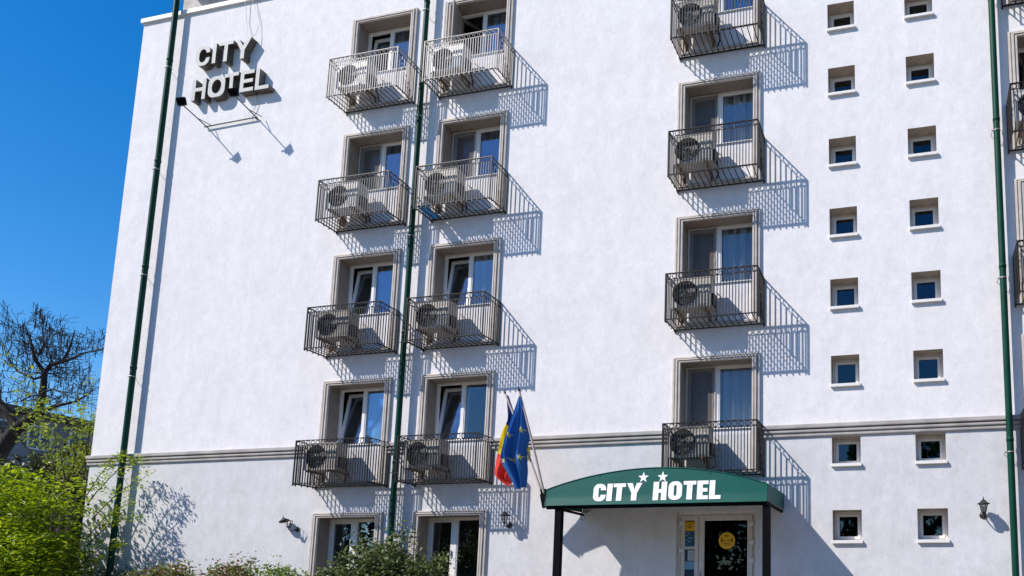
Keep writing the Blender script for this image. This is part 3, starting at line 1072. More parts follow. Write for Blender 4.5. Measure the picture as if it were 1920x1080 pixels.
def extrude(loops, y_front, y_back, mi_face=0, mi_side=0, mapf=None):
    """solid from 2D outlines in x,z; mapf may shear the outline"""
    mb = MB()
    mapf = mapf or (lambda x, z: (x, z))
    pl = [[Vector((*mapf(x, z), 0)) for x, z in lp] for lp in loops]
    flat = [p for lp in pl for p in lp]
    tris = tessellate_polygon(pl)
    fv = [(p.x, y_front, p.y) for p in flat]
    bv = [(p.x, y_back, p.y) for p in flat]

    def orient(t, want):
        a, b, c = (flat[i] for i in t)
        s = (b.x - a.x) * (c.y - a.y) - (b.y - a.y) * (c.x - a.x)
        return tuple(t) if (s > 0) == want else tuple(t)[::-1]
    mb.add(fv, [orient(t, True) for t in tris], mi_face)
    mb.add(bv, [orient(t, False) for t in tris], mi_side)
    b = 0
    for lp in pl:
        n = len(lp)
        for i in range(n):
            j = (i + 1) % n
            mb.add([fv[b + i], fv[b + j], bv[b + j], bv[b + i]], [(0, 3, 2, 1)], mi_side)
        b += n
    return mb


# deep channel letters on the wall, upper left
sign = thing('wall_letters', (-16.3, 0, 12.95), 'large raised wall letters reading CITY HOTEL in the upper left of the facade', 'sign')
SD = 0.17


def wall_letter(ch, x, z, w, h, t, th, tilt=0.0):
    c_, s_ = math.cos(tilt), math.sin(tilt)
    e = extrude(glyph(ch, w, h, t, th), -SD, -0.002, 0, 1, lambda a, b: (x + a * c_ - b * s_ + 16.3, z + a * s_ + b * c_ - 12.95))
    e.build('letter', [M['sign_face'], M['sign_side']], sign)


for ch, x, z, w, t in (('C', -16.36, 13.83, .40, .095), ('I', -15.88, 13.84, .10, .10), ('T', -15.70, 13.83, .40, .10), ('Y', -15.24, 13.82, .45, .105)):
    wall_letter(ch, x, z, w, 0.51, t, .085)
for ch, x, z, w, t, tl in (('H', -16.37, 12.96, .40, .10, 0), ('O', -15.90, 12.955, .48, .105, 0), ('T', -15.44, 13.07, .40, .095, 0.03), ('E', -14.99, 12.96, .38, .10, 0), ('L', -14.56, 12.95, .38, .10, 0)):
    wall_letter(ch, x, z, w, 0.53 if ch != 'T' else 0.42, t, .09, tl)
for i, pts in enumerate(([(-15.20, -.06, 15.56), (-15.19, -.07, 15.40), (-15.13, -.04, 14.9), (-15.05, -.06, 14.6), (-14.96, -.12, 14.36)],
                         [(-15.02, -.06, 15.56), (-15.0, -.07, 15.40), (-14.86, -.03, 15.1), (-14.76, -.03, 14.8), (-14.78, -.08, 14.5), (-14.86, -.14, 14.30)])):
    o = MB().tube(pts, 0.006, 6).build('cable', M['steel'])
    tag(o, ['left, straighter of two thin cables from the roof edge to the wall letters', 'right, more bowed of two thin cables from the roof edge to the wall letters'][i], 'cable', 'cables down to the wall letters')
o = MB().tube([(-14.62, -.03, 12.94), (-14.60, -.03, 12.7), (-14.68, -.04, 12.55), (-14.80, -.05, 12.50), (-14.76, -.06, 12.40)], 0.006, 6).build('cable', M['steel'])
tag(o, 'short looping cable from the wall letters down to the floodlight bracket', 'cable')

# floodlights on long arms
fl = thing('floodlight_rack', (-15.3, 0, 12.35), 'two black floodlights on long arms from a wall bar below the wall letters', 'floodlight')
mb = MB().tube([(-.72, -.05, -.02), (.76, -.05, .01)], .016, 8)
mb.tube([(-.66, -.05, -.03), (-.66, -.002, -.03)], .013, 6).tube([(.70, -.05, 0), (.70, -.002, 0)], .013, 6)
mb.build('wall_bar', M['arm'], fl)
for s_, xx in ((0, -.69), (1, .745)):
    arm = MB().tube([(xx + .02, -.01, -.03), (xx, -.35, .07), (xx, -.64, .13)], .014, 8)
    arm.tube([(xx + .16, -.05, -.01), (xx + .01, -.30, .045)], .010, 6)
    arm.build('arm', M['arm'], fl)
    rot = Matrix.Rotation(R_(0), 4, 'X')
    hd = MB()
    hd.box(-.10, .10, -.02, .03, -.085, .085)
    hd.box(-.075, .075, -.055, -.021, -.06, .06)
    hd.box(-.11, .11, .031, .040, -.095, .095)
    for k in range(6):
        hd.box(-.08 + k * .03, -.072 + k * .03, -.075, -.056, -.055, .055)
    lamp = hd.build('lamp_head', M['postblack'], fl, loc=(xx, -.70, .20), rot=(R_(16), R_(-8), R_(14)))
    lamp.scale = (.88, .88, .88)
    yk = MB().tube([(xx - .13, -.69, .19), (xx - .13, -.66, .11), (xx + .13, -.66, .11), (xx + .13, -.69, .19)], .008, 6)
    yk.build('yoke', M['arm'], fl)

# ------------------------------------------------------------------ canopy
CX0, CX1, CY = -6.16, -2.32, -1.50
can = thing('entrance_canopy', (-4.24, -0.75, 0.95), 'arched green fabric canopy lettered CITY HOTEL with two white stars above the entrance door', 'canopy')
CO = Vector((4.24, 0.75, -0.95))


def arch(s):      # height of the top edge along the canopy, s in 0..1
    u = 2 * s - 1
    return 3.335 + 0.33 * (1 - abs(u) ** 1.9) ** 0.93


NS = 48
vs, fs = [], []
cols_z = lambda s: [3.055, 3.10, 3.15, 3.195, 3.22] + [3.22 + (arch(s) - 3.22) * k / 4 for k in (1, 2, 3, 4)]


def front_y(z, s):
    sag = 0.016 * abs(2 * s - 1) ** 3 * math.sin(s * 14) * math.sin(max(0, (z - 3.2)) * 6)
    if z < 3.2:
        return CY - 0.035 * (3.2 - z) / 0.14 + sag
    return CY + 0.06 * (z - 3.2) / 0.46 + sag * .3


for i in range(NS + 1):
    s = i / NS
    x = CX0 + (CX1 - CX0) * s
    for z in cols_z(s):
        vs.append((x, front_y(z, s), z))
n = 9
for i in range(NS):
    for k in range(n - 1):
        fs.append((i * n + k, (i + 1) * n + k, (i + 1) * n + k + 1, i * n + k + 1))
front = MB().add(vs, fs, 0, True)
# hem turned under
front.add([(CX0, CY - .035, 3.055), (CX1, CY - .035, 3.055), (CX1, CY + .02, 3.05), (CX0, CY + .02, 3.05)], [(0, 3, 2, 1)])
o = front.build('front_panel', M['canopy'], can, loc=CO)
vs, fs = [], []
for i in range(NS + 1):
    s = i / NS
    x = CX0 + (CX1 - CX0) * s
    za = arch(s)
    for y in (front_y(za, s) + 0.001, -1.1, -0.6, -0.002):
        vs.append((x, y, za + (0.03 if y > -0.01 else 0.0)))
for i in range(NS):
    for k in range(3):
        fs.append((i * 4 + k, (i + 1) * 4 + k, (i + 1) * 4 + k + 1, i * 4 + k + 1))
MB().add(vs, fs, 0, True).build('roof_fabric', M['canopy'], can, loc=CO)
for X in (CX0, CX1):
    zt = arch(0)
    MB().add([(X, CY - .035, 3.055), (X, -.002, 3.10), (X, -.002, zt + .03), (X, front_y(zt, 0), zt), (X, CY, 3.2)], [(0, 1, 2, 3, 4)]).build('side_panel', M['canopy'], can, loc=CO)
for s_ in (0.0, 0.25, 0.5, 0.75, 1.0):
    X = CX0 + (CX1 - CX0) * s_ + (.012 if s_ == 0 else (-.012 if s_ == 1 else 0))
    zz = [3.06, 3.12, 3.195, 3.3, arch(s_) - .012]
    if 0 < s_ < 1:
        zz = [arch(s_) - .06, arch(s_) - .004]
    MB().tube([(X, front_y(z, s_) - .002, z) for z in zz], .005, 5).build('seam', M['canopy'], can, loc=CO)
MB().tube([(CX0 + (CX1 - CX0) * k / 40, front_y(arch(k / 40), k / 40) - .004, arch(k / 40) - .002) for k in range(41)], .008, 6).build('piping', M['canopy'], can, loc=CO)
# tube frame under the fabric
mb = MB()
mb.box(CX0 + .02, CX1 - .02, CY + .005, CY + .05, 3.0, 3.052)
mb.box(CX0 + .02, CX0 + .06, CY + .05, -.002, 3.03, 3.07).box(CX1 - .06, CX1 - .02, CY + .05, -.002, 3.03, 3.07)
mb.build('frame', M['postblack'], can, loc=CO)
for s in (0.2, 0.4, 0.6, 0.8):
    x = CX0 + (CX1 - CX0) * s
    MB().tube([(x, CY + .06, 3.03), (x, CY + .07, arch(s) - .03), (x, -.01, arch(s) - .01)], .015, 8).build('rib', M['postblack'], can, loc=CO)
for x in (-5.93, -2.355):
    MB().box(x - .058, x + .058, CY + .02, CY + .13, 0.93, 3.0).build('post', M['postblack'], can, loc=CO)


def cmap_build(name, ch_loops, mt):
    """flat vinyl lettering on the front panel, tilted with it"""
    e = extrude(ch_loops, 0, 0.003)
    e.v = [(x, front_y(z, (x - CX0) / (CX1 - CX0)) - (0.005 if y == 0 else 0.002), z) for x, y, z in e.v]
    return e.build(name, mt, can, loc=CO)


def off(loops, x, z):
    return [[(a + x, b + z) for a, b in lp] for lp in loops]


LH, LT, LTH = 0.295, 0.094, 0.062
for ch, x, w in (('C', -5.29, .225), ('I', -5.045, .09), ('T', -4.935, .215), ('Y', -4.70, .27)):
    cmap_build('letter', off(glyph(ch, w, LH, LT * 1.0, LTH), x, 3.115), M['canopy_white'])
for ch, x, w in (('H', -4.235, .235), ('O', -3.975, .235), ('T', -3.72, .215), ('E', -3.485, .185), ('L', -3.28, .19)):
    cmap_build('letter', off(glyph(ch, w, LH + .015, LT, LTH), x, 3.11), M['canopy_white'])


def star(cx, cz, R, r, rot=90):
    return [[(cx + (R if k % 2 == 0 else r) * math.cos(R_(rot + 36 * k)), cz + (R if k % 2 == 0 else r) * math.sin(R_(rot + 36 * k))) for k in range(10)]]


for sx in (-4.42, -4.085):
    cmap_build('star', star(sx, 3.50, .098, .039), M['canopy_white'])
# small hook and cord bundle where the roller cord ends at the wall
hk = thing('cord_hook', (-6.1, 0, 3.05), 'small metal hook with looped cord on the wall under the left canopy end', 'hook')
MB().tube([(.10, -.002, .05), (.06, -.10, .06), (-.02, -.12, .03), (-.04, -.12, -.03), (-.02, -.12, -.10), (.03, -.12, -.11), (.05, -.12, -.05)], .010, 8).build('hook', M['steel'], hk)
MB().tube([(.14, -.05, .07), (.08, -.09, .02), (.03, -.10, .0), (.01, -.10, -.04), (.05, -.10, -.02), (.02, -.11, .03)], .016, 6).build('cord', M['pvc_old'], hk)

# ------------------------------------------------------------------ flags
def flagpole(name, pts, L, Rr, mats, idxf, label, stars=None):
    root = thing(name, (-6.25, -1.4, 3.1), label, 'flag', 'flags on poles at the left end of the canopy')
    O = Vector((6.25, 1.4, -3.1))
    q = MB().tube(pts, [.021, .019, .017], 8)
    q.build('pole', M['pole'], root, loc=O)
    d = (Vector(pts[-1]) - Vector(pts[0])).normalized()
    e = Vector(pts[-1])
    MB().tube([e - d * .02, e, e + d * .05, e + d * .09], [.016, .022, .016, .002], 8).build('pole_tip', M['darkwood'], root, loc=O)
    nu, nv = 26, len(L) * 6
    L = [Vector(p) for p in L]
    Rr = [Vector(p) for p in Rr]

    def at(P, t):
        t = t * (len(P) - 1)
        i = min(int(t), len(P) - 2)
        f = t - i
        p0, p1, p2, p3 = P[max(i - 1, 0)], P[i], P[i + 1], P[min(i + 2, len(P) - 1)]
        return 0.5 * ((2 * p1) + (p2 - p0) * f + (2 * p0 - 5 * p1 + 4 * p2 - p3) * f * f + (3 * p1 - p0 - 3 * p2 + p3) * f ** 3)
    cl = MB()
    vs, fs = [], []

    def pt(u, v):
        a, b = at(L, v), at(Rr, v)
        w = (b - a).length
        p = a.lerp(b, u)
        fold = (math.sin(u * 13 + v * 2.2) * .45 + math.sin(u * 23 - v * 3) * .22) * min(0.16, w * .34) * min(1, v * 4 + .1)
        p.y += fold
        return p
    for j in range(nv + 1):
        for i in range(nu + 1):
            vs.append(pt(i / nu, j / nv))
    cl.v = [tuple(p) for p in vs]
    for j in range(nv):
        for i in range(nu):
            cl.f.append((j * (nu + 1) + i, j * (nu + 1) + i + 1, (j + 1) * (nu + 1) + i + 1, (j + 1) * (nu + 1) + i))
            cl.mi.append(idxf((i + .5) / nu, (j + .5) / nv))
            cl.sm.append(True)
    cl.build('flag_cloth', mats, root, loc=O)
    for (u, v, s_) in (stars or []):
        c0 = pt(u, v)
        e = MB()
        ring = []
        for k in range(10):
            rr = s_ if k % 2 == 0 else s_ * .42
            t = R_(80 + 36 * k)
            ring.append((rr * math.cos(t), rr * math.sin(t)))
        w = (at(Rr, v) - at(L, v)).length
        vv = [Vector((c0.x, c0.y - .012, c0.z))]
        for (a, b) in ring:
            q = pt(min(1, max(0, u + a / w)), min(1, max(0, v - b / 1.75)))
            vv.append(Vector((c0.x + a, q.y - .012, c0.z + b)))
        e.add(vv, [(0, 1 + k, 1 + (k + 1) % 10) for k in range(10)])
        e.build('star', M['flag_star'], root, loc=O)
    return root


EU_L = [(-6.747, -1.5, 5.0), (-6.846, -1.48, 4.737), (-6.952, -1.43, 4.54), (-7.094, -1.39, 4.165), (-7.145, -1.36, 3.921), (-7.045, -1.33, 3.71), (-6.936, -1.28, 3.512), (-6.878, -1.24, 3.381)]
EU_R = [(-6.717, -1.5, 4.989), (-6.64, -1.48, 4.727), (-6.601, -1.44, 4.503), (-6.586, -1.42, 4.313), (-6.63, -1.4, 4.146), (-6.663, -1.37, 3.979), (-6.652, -1.3, 3.703), (-6.676, -1.25, 3.432)]
RO_L = [(-7.201, -1.14, 5.126), (-7.199, -1.1, 4.944), (-7.214, -1.05, 4.695), (-7.364, -0.98, 4.495), (-7.472, -0.9, 4.212), (-7.543, -0.85, 3.961), (-7.575, -0.8, 3.728), (-7.267, -0.8, 3.503)]
RO_R = [(-7.148, -1.16, 5.118), (-7.048, -1.17, 4.88), (-6.994, -1.15, 4.663), (-6.915, -1.08, 4.455), (-6.807, -0.99, 4.111), (-6.881, -0.92, 3.967), (-7.143, -0.85, 3.668), (-7.194, -0.82, 3.584)]
flagpole('flag', [(-6.237, -1.42, 3.303), (-6.498, -1.45, 4.253), (-6.759, -1.48, 5.103)], EU_L, EU_R, [M['flag_blue']], lambda u, v: 0,
         'blue flag with a ring of yellow stars hanging from the right-hand pole beside the canopy',
         [(.80, .36, .062), (.28, .38, .062), (.10, .60, .062), (.42, .66, .062), (.82, .71, .062)])


def ro_idx(u, v):
    k = v - u * 0.10
    return 0 if k < .33 else (1 if k < .62 + .12 * (u > .7) else 2)


flagpole('flag', [(-6.298, -1.38, 3.31), (-6.764, -1.26, 4.291), (-7.23, -1.14, 5.171)], RO_L, RO_R, [M['flag_navy'], M['flag_yellow'], M['flag_red']], ro_idx,
         'blue, yellow and red flag hanging from the left-hand pole, partly behind the blue star flag')
sk = MB().box(-.05, .05, -.03, .03, -.12, .12, mtx=Matrix.Rotation(R_(-14), 4, 'Y'))
sk.tube([(-.045, 0, .10), (-.065, 0, .20)], .024, 8).tube([(.02, 0, .10), (-.002, 0, .20)], .024, 8).box(.04, .12, -.02, .02, -.08, -.03)
tag(sk.build('flag_holder', M['postblack'], None, loc=(-6.23, -1.40, 3.16)), 'black double socket holding both flag poles at the left end of the canopy', 'flag holder')


# ------------------------------------------------------------------ coach lanterns
def lantern(loc, label, broken=False, yaw=0.0):
    root = thing('wall_lantern', loc, label, 'lantern', 'black coach lanterns on the wall', rot=(0, 0, yaw))
    MB().lathe([(.0001, .034), (.03, .032), (.052, .018), (.06, 0.001)], 20, axis='Y').build('wall_plate', M['lantern'], root)
    MB().tube([(0, -.02, 0), (0, -.07, -.035), (0, -.13, -.035), (0, -.175, -.01), (0, -.18, .03)], .011, 8).build('arm', M['lantern'], root)
    bx = (0, -.18, .03)
    mb = MB()
    mb.lathe([(.0001, -.012), (.03, -.01), (.04, 0), (.042, .012), (.0001, .014)], 6, ctr=bx, smooth=False)
    for k in range(6):
        t = 2 * PI * k / 6
        mb.tube([(bx[0] + .038 * math.cos(t), bx[1] + .038 * math.sin(t), bx[2] + .01), (bx[0] + .066 * math.cos(t), bx[1] + .066 * math.sin(t), bx[2] + .135)], .005, 4)
    if not broken:
        mb.lathe([(.062, .130), (.072, .130), (.072, .138), (.062, .138)], 6, ctr=bx, smooth=False)
    else:
        mb.torus((bx[0], bx[1], bx[2] + .134), .066, .004, 12, 4, 'Z')
    mb.tube([(bx[0], bx[1], bx[2] - .01), (bx[0], bx[1], bx[2] - .04)], [.012, .004], 6)
    mb.build('lantern_body', M['lantern'], root)
    if not broken:
        MB().lathe([(.036, .012), (.062, .13)], 6, ctr=bx, smooth=False).build('lantern_glass', M['glass_lamp'], root)
        MB().lathe([(.012, .0), (.014, .05), (.02, .07), (.0001, .09)], 8, ctr=(0, -.18, .05)).build('bulb', M['paper'], root)
    else:
        MB().tube([(0, -.18, .045), (0, -.18, .10)], [.014, .011], 8).build('bulb', M['paper'], root)
    cap = MB().lathe([(.105, -.004), (.10, .004), (.062, .030), (.035, .058), (.012, .070), (.012, .078), (.0001, .082)], 12, smooth=False)
    cap.tube([(0, 0, .075), (0, 0, .095), (0, 0, .105), (0, 0, .13)], [.006, .012, .006, .002], 6)
    if broken:
        cap.build('cap', M['lantern'], root, loc=(-.165, -.20, .165), rot=(R_(8), R_(-20), 0))
    else:
        cap.build('cap', M['lantern'], root, loc=(bx[0], bx[1], bx[2] + .142))
    return root


lantern((1.02, 0, 2.93), 'black coach lantern on the white wall beside the right drainpipe')
lantern((-7.67, 0, 2.88), 'black coach lantern on the wall between the flags and the ground floor windows')
lantern((-12.52, 0, 2.86), 'broken coach lantern with its cap hanging off, left of the ground floor windows', True, R_(-22))

# ------------------------------------------------------------------ ground and entrance steps
mb = MB()
g = 8
mb.add([(-400, -400, 0), (400, -400, 0), (400, 400, 0), (-400, 400, 0)], [(0, 1, 2, 3)])
struct(mb.build('ground', M['pave']))
struct(MB().add([(-400, -26, .004), (400, -26, .004), (400, -17, .004), (-400, -17, .004)], [(0, 1, 2, 3)]).build('road', M['asphalt']))
struct(MB().box(-24, -6.6, -2.2, -0.02, 0.002, 0.10).build('planting_bed', M['soil']))
st = thing('entrance_steps', (-4.2, 0, 0), 'stone landing and steps below the entrance door and canopy', 'steps')
MB().box(-2.1, 2.1, -1.8, -0.004, 0.002, 0.93).build('landing', M['stone'], st)
for k in range(5):
    MB().box(-1.6, 1.6, -1.8 - .30 * (k + 1), -1.8 - .30 * k - .002, 0.002, 0.93 - .155 * (k + 1)).build('step', M['stone'], st)


# ------------------------------------------------------------------ plants
def leaves(mb, pts, size, rnd, flat=0.5, aspect=0.5, mi=0):
    """small bent leaf quads at the given points"""
    for p in pts:
        s_ = size * rnd.uniform(.6, 1.35)
        d = Vector((rnd.gauss(0, 1), rnd.gauss(0, 1), rnd.gauss(0, 1) * (1 - flat))).normalized()
        up = Vector((rnd.gauss(0, 1) * (1 - flat), rnd.gauss(0, 1) * (1 - flat), 1)).normalized()
        a = d.cross(up)
        if a.length < 1e-3:
            a = Vector((1, 0, 0))
        a.normalize()
        nrm = a.cross(d)
        w = s_ * aspect * .5
        b = len(mb.v)
        mb.v += [tuple(p), tuple(p + d * s_ * .45 + a * w + nrm * w * .4), tuple(p + d * s_), tuple(p + d * s_ * .45 - a * w + nrm * w * .4)]
        mb.f += [(b, b + 1, b + 2), (b, b + 2, b + 3)]
        mb.mi += [mi, mi]
        mb.sm += [False, False]


MINR = [0.0]


def grow(mb, p, d, L, r, depth, rnd, tips, spread=.55, up=.12, keep=0.72, nmin=2, nmax=3, segs=4, wig=.16):
    pts, rs = [p.copy()], [r]
    q = p.copy()
    dd = d.normalized()
    for i in range(segs):
        dd = (dd + Vector((rnd.gauss(0, wig), rnd.gauss(0, wig), rnd.gauss(0, wig) + up * .4))).normalized()
        q = q + dd * (L / segs)
        pts.append(q.copy())
        rs.append(max(MINR[0], r * (1 - .42 * (i + 1) / segs)))
    mb.tube(pts, rs, 6 if depth > 2 else (5 if depth > 1 else 3), cap=False)
    if depth <= 1:
        tips += pts[1:]
    if depth == 0:
        return
    for k in range(rnd.randint(nmin, nmax)):
        i = rnd.randint(max(1, segs - 2), segs)
        nd = (dd + Vector((rnd.gauss(0, spread), rnd.gauss(0, spread), rnd.gauss(0, spread * .8) + up))).normalized()
        grow(mb, pts[i], nd, L * keep * rnd.uniform(.8, 1.15), rs[i] * .68, depth - 1, rnd, tips, spread, up, keep, nmin, nmax, segs, wig)


# bright spring tree in the lower left corner, close to the wall
rnd = random.Random(21)
tree = thing('leafy_tree', (-18.4, -1.3, 0), 'bright yellow-green leafy tree in the lower left corner in front of the building edge', 'tree')
TO = Vector((18.4, 1.3, 0))
tb = MB()
tips = []
for bx, by, dx, dy, L in ((-18.4, -1.4, -.15, 0, 1.7), (-18.3, -1.2, .28, .0, 1.7), (-18.6, -1.5, -.45, -.1, 1.6), (-18.0, -1.1, .5, .08, 1.8), (-18.3, -1.6, .12, -.2, 1.5), (-19.2, -1.5, -.2, .1, 1.6)):
    grow(tb, Vector((bx, by, 0)), Vector((dx, dy, 1)), L * .86, .038, 4, rnd, tips, .50, .08, .66, 2, 3, 4, .12)
tb.build('trunk', M['twig'], tree, loc=TO)
def shades_wall(p):      # would this leaf throw its shadow on the open stretch of wall?
    return p.x + 1.317 * abs(p.y) > -15.75 and p.z - 1.555 * abs(p.y) > 1.8


tips = [t for t in tips if t.z < 4.5 + .25 * math.sin(t.x * 3) and t.x < -16.9 and t.y < -.5 and not shades_wall(t)]
cr = MB()
pts = []
for t in tips:
    for k in range(9 if t.x < -16.7 else 5):
        pts.append(t + Vector((rnd.gauss(0, .13), rnd.gauss(0, .13), rnd.gauss(0, .045))))
# filled, layered body of the crown
clumps = []
while len(clumps) < 900:
    x, y, z = rnd.uniform(-20.6, -16.45), rnd.uniform(-2.1, -.35), rnd.uniform(.6, 4.25)
    top = 4.02 + .35 * math.sin(x * 7.0) * math.sin(y * 9.0) - max(0, (x + 18.0)) * 1.35 - .22 * math.sin(x * 3.3)
    if z < top and x < (-17.25 if y > -1.35 else -16.75) and rnd.random() < .45 + .55 * (4.3 - z) / 3:
        clumps.append(Vector((x, y, z)))
for c in clumps:
    sx = rnd.uniform(.16, .34)
    for k in range(26):
        pts.append(c + Vector((rnd.gauss(0, sx), rnd.gauss(0, sx * .8), rnd.gauss(0, .035))))
pts = [p for p in pts if p.y < -.08 and not shades_wall(p)]
leaves(cr, pts, .105, rnd, .62, .55)
cr.build('crown', M['leaf_bright'], tree, loc=TO)
# long sprays reaching right across the drainpipe
sp, br = MB(), MB()
pts = []
for (p0, p1) in (((-17.3, -.65, 3.5), (-16.15, -.50, 4.42)), ((-17.2, -.6, 3.1), (-15.98, -.50, 3.98)), ((-17.3, -.6, 2.7), (-16.3, -.5, 3.40)), ((-17.3, -.6, 2.5), (-16.25, -.5, 3.10)),
                 ((-17.6, -.55, 3.5), (-16.75, -.45, 4.6)), ((-17.5, -.6, 2.0), (-16.4, -.55, 2.55))):
    p0, p1 = Vector(p0), Vector(p1)
    L = []
    for k in range(9):
        t = k / 8
        L.append(p0.lerp(p1, t) + Vector((0, 0, .16 * math.sin(t * PI) + rnd.gauss(0, .015))))
    br.tube(L, [.012 - .001 * k for k in range(9)], 4, cap=False)
    for q in L[2:]:
        sd = Vector((rnd.gauss(0, .12), rnd.gauss(0, .06), rnd.gauss(0, .10)))
        br.tube([q, q + sd], .003, 3, cap=False)
        for k in range(30):
            pts.append(q + sd * rnd.uniform(0, 1.3) + Vector((rnd.gauss(0, .075), rnd.gauss(0, .05), rnd.gauss(0, .035))))
leaves(sp, pts, .07, rnd, .5, .5)
br.build('branch', M['twig'], tree, loc=TO)
sp.build('foliage_spray', M['leaf_bright'], tree, loc=TO)


def shrub(name, label, cat, boxes, mt, n, size, seed, base, stems=8, group=None, flat=.25, aspect=.62):
    rnd = random.Random(seed)
    root = thing(name, base, label, cat, group)
    O = -Vector(base)
    st_, cr = MB(), MB()
    pts = []
    vol = [a[3] * a[4] * a[5] for a in boxes]
    tot = sum(vol)
    for (cx, cy, cz, rx, ry, rz), v in zip(boxes, vol):
        nc = max(3, int(n * v / tot / 26))
        for k in range(nc):
            while True:
                u = Vector((rnd.uniform(-1, 1), rnd.uniform(-1, 1), rnd.uniform(-1, 1)))
                if .35 < u.length < 1:
                    break
            c = Vector((cx + u.x * rx, cy + u.y * ry, cz + u.z * rz))
            s_ = rnd.uniform(.06, .15)
            for j in range(26):
                pts.append(c + Vector((rnd.gauss(0, s_), rnd.gauss(0, s_), rnd.gauss(0, s_ * .8))))
            b = Vector((base[0] + (cx - base[0]) * .4 + rnd.uniform(-.2, .2), base[1], base[2]))
            if k % 3 == 0:
                mid = b.lerp(c, .55) + Vector((rnd.gauss(0, .08), rnd.gauss(0, .05), 0))
                st_.tube([b, mid, c, c + Vector((rnd.gauss(0, .05), 0, .10))], [.014, .009, .005, .002], 4, cap=False)
    pts = [p for p in pts if p.y < -.03 or base[1] > 0]
    leaves(cr, pts, size, rnd, flat, aspect)
    st_.build('stem', M['twig'], root, loc=O)
    cr.build('foliage', mt, root, loc=O)
    return root


G = 'garden shrubs along the foot of the wall'
shrub('rose_bush', 'tall dark green climbing rose bush in front of the ground floor windows', 'bush',
      [(-9.75, -.95, 2.05, .95, .35, .38), (-9.35, -.85, 2.48, .30, .22, .34), (-9.95, -.9, 2.42, .42, .2, .10), (-8.65, -.95, 2.02, .42, .3, .26), (-10.5, -.95, 1.86, .5, .3, .22), (-9.6, -.9, 1.2, 1.3, .4, .8)],
      M['leaf_rose'], 14000, .078, 8, (-9.6, -.9, 0.1), group=G)
shrub('garden_shrub', 'reddish-leaved shrub at the foot of the wall right of the left drainpipe', 'bush',
      [(-14.85, -.85, 1.80, .42, .3, .34), (-14.4, -.85, 1.85, .3, .25, .28), (-15.4, -.85, 1.62, .5, .3, .32), (-14.8, -.85, .9, .8, .35, .7)], M['leaf_red'], 8500, .068, 9, (-14.8, -.85, 0.1), group=G)
shrub('garden_shrub', 'red and green shrub at the foot of the wall left of the broken lantern', 'bush',
      [(-13.35, -.85, 1.80, .40, .3, .30), (-12.85, -.85, 1.98, .28, .2, .20), (-13.0, -.85, .9, .8, .35, .7)], M['leaf_red'], 8000, .068, 10, (-13.1, -.85, 0.1), group=G)
shrub('garden_shrub', 'small green shrub at the foot of the wall directly below the broken lantern', 'bush',
      [(-12.15, -.85, 1.84, .38, .3, .20), (-11.75, -.85, 1.75, .4, .3, .2), (-12.0, -.85, .9, .7, .35, .7)], M['leaf_green'], 7000, .064, 11, (-12.0, -.85, 0.1), group=G)
shrub('garden_shrub', 'low dark shrub beside the foot of the left drainpipe', 'bush',
      [(-16.3, -.7, 1.62, .45, .3, .32), (-16.9, -.6, 1.5, .4, .2, .3), (-16.4, -.7, .8, .7, .3, .6)], M['leaf_dark'], 5000, .064, 12, (-16.4, -.7, 0.1), group=G)

# ---- behind the building corner
shrub('ivy_thicket', 'dark ivy covered thicket behind the bright tree at the left edge', 'shrub',
      [(-27.5, 4.5, 3.9, 3.2, 1.0, 1.8), (-24.6, 4.2, 3.9, 1.7, .8, 2.0), (-26.5, 4.5, 1.8, 4.0, 1.0, 1.8)], M['leaf_dark'], 32000, .16, 13, (-26.5, 4.5, 0.0))
rnd = random.Random(4)
yt = thing('young_tree', (-23.6, 3.0, 0), 'slender young tree with sparse yellow-green new leaves beside the building corner', 'tree')
tb, cr, tips = MB(), MB(), []
for dx in (-.08, .14, .03):
    grow(tb, Vector((-23.4 + dx * 2, 3.0, 0)), Vector((dx * .8, 0, 1)), 4.4, .05, 3, rnd, tips, .34, .10, .52, 2, 4, 5, .05)
tb.build('trunk', M['twig'], yt, loc=(23.6, -3, 0))
pts = []
for t in tips:
    if rnd.random() < .4 and t.z < 8.2 and t.x > -23.7:
        for k in range(7):
            pts.append(t + Vector((rnd.gauss(0, .12), rnd.gauss(0, .1), rnd.gauss(0, .06))))
leaves(cr, pts, .11, rnd, .4, .5)
cr.build('foliage', M['leaf_young'], yt, loc=(23.6, -3, 0))

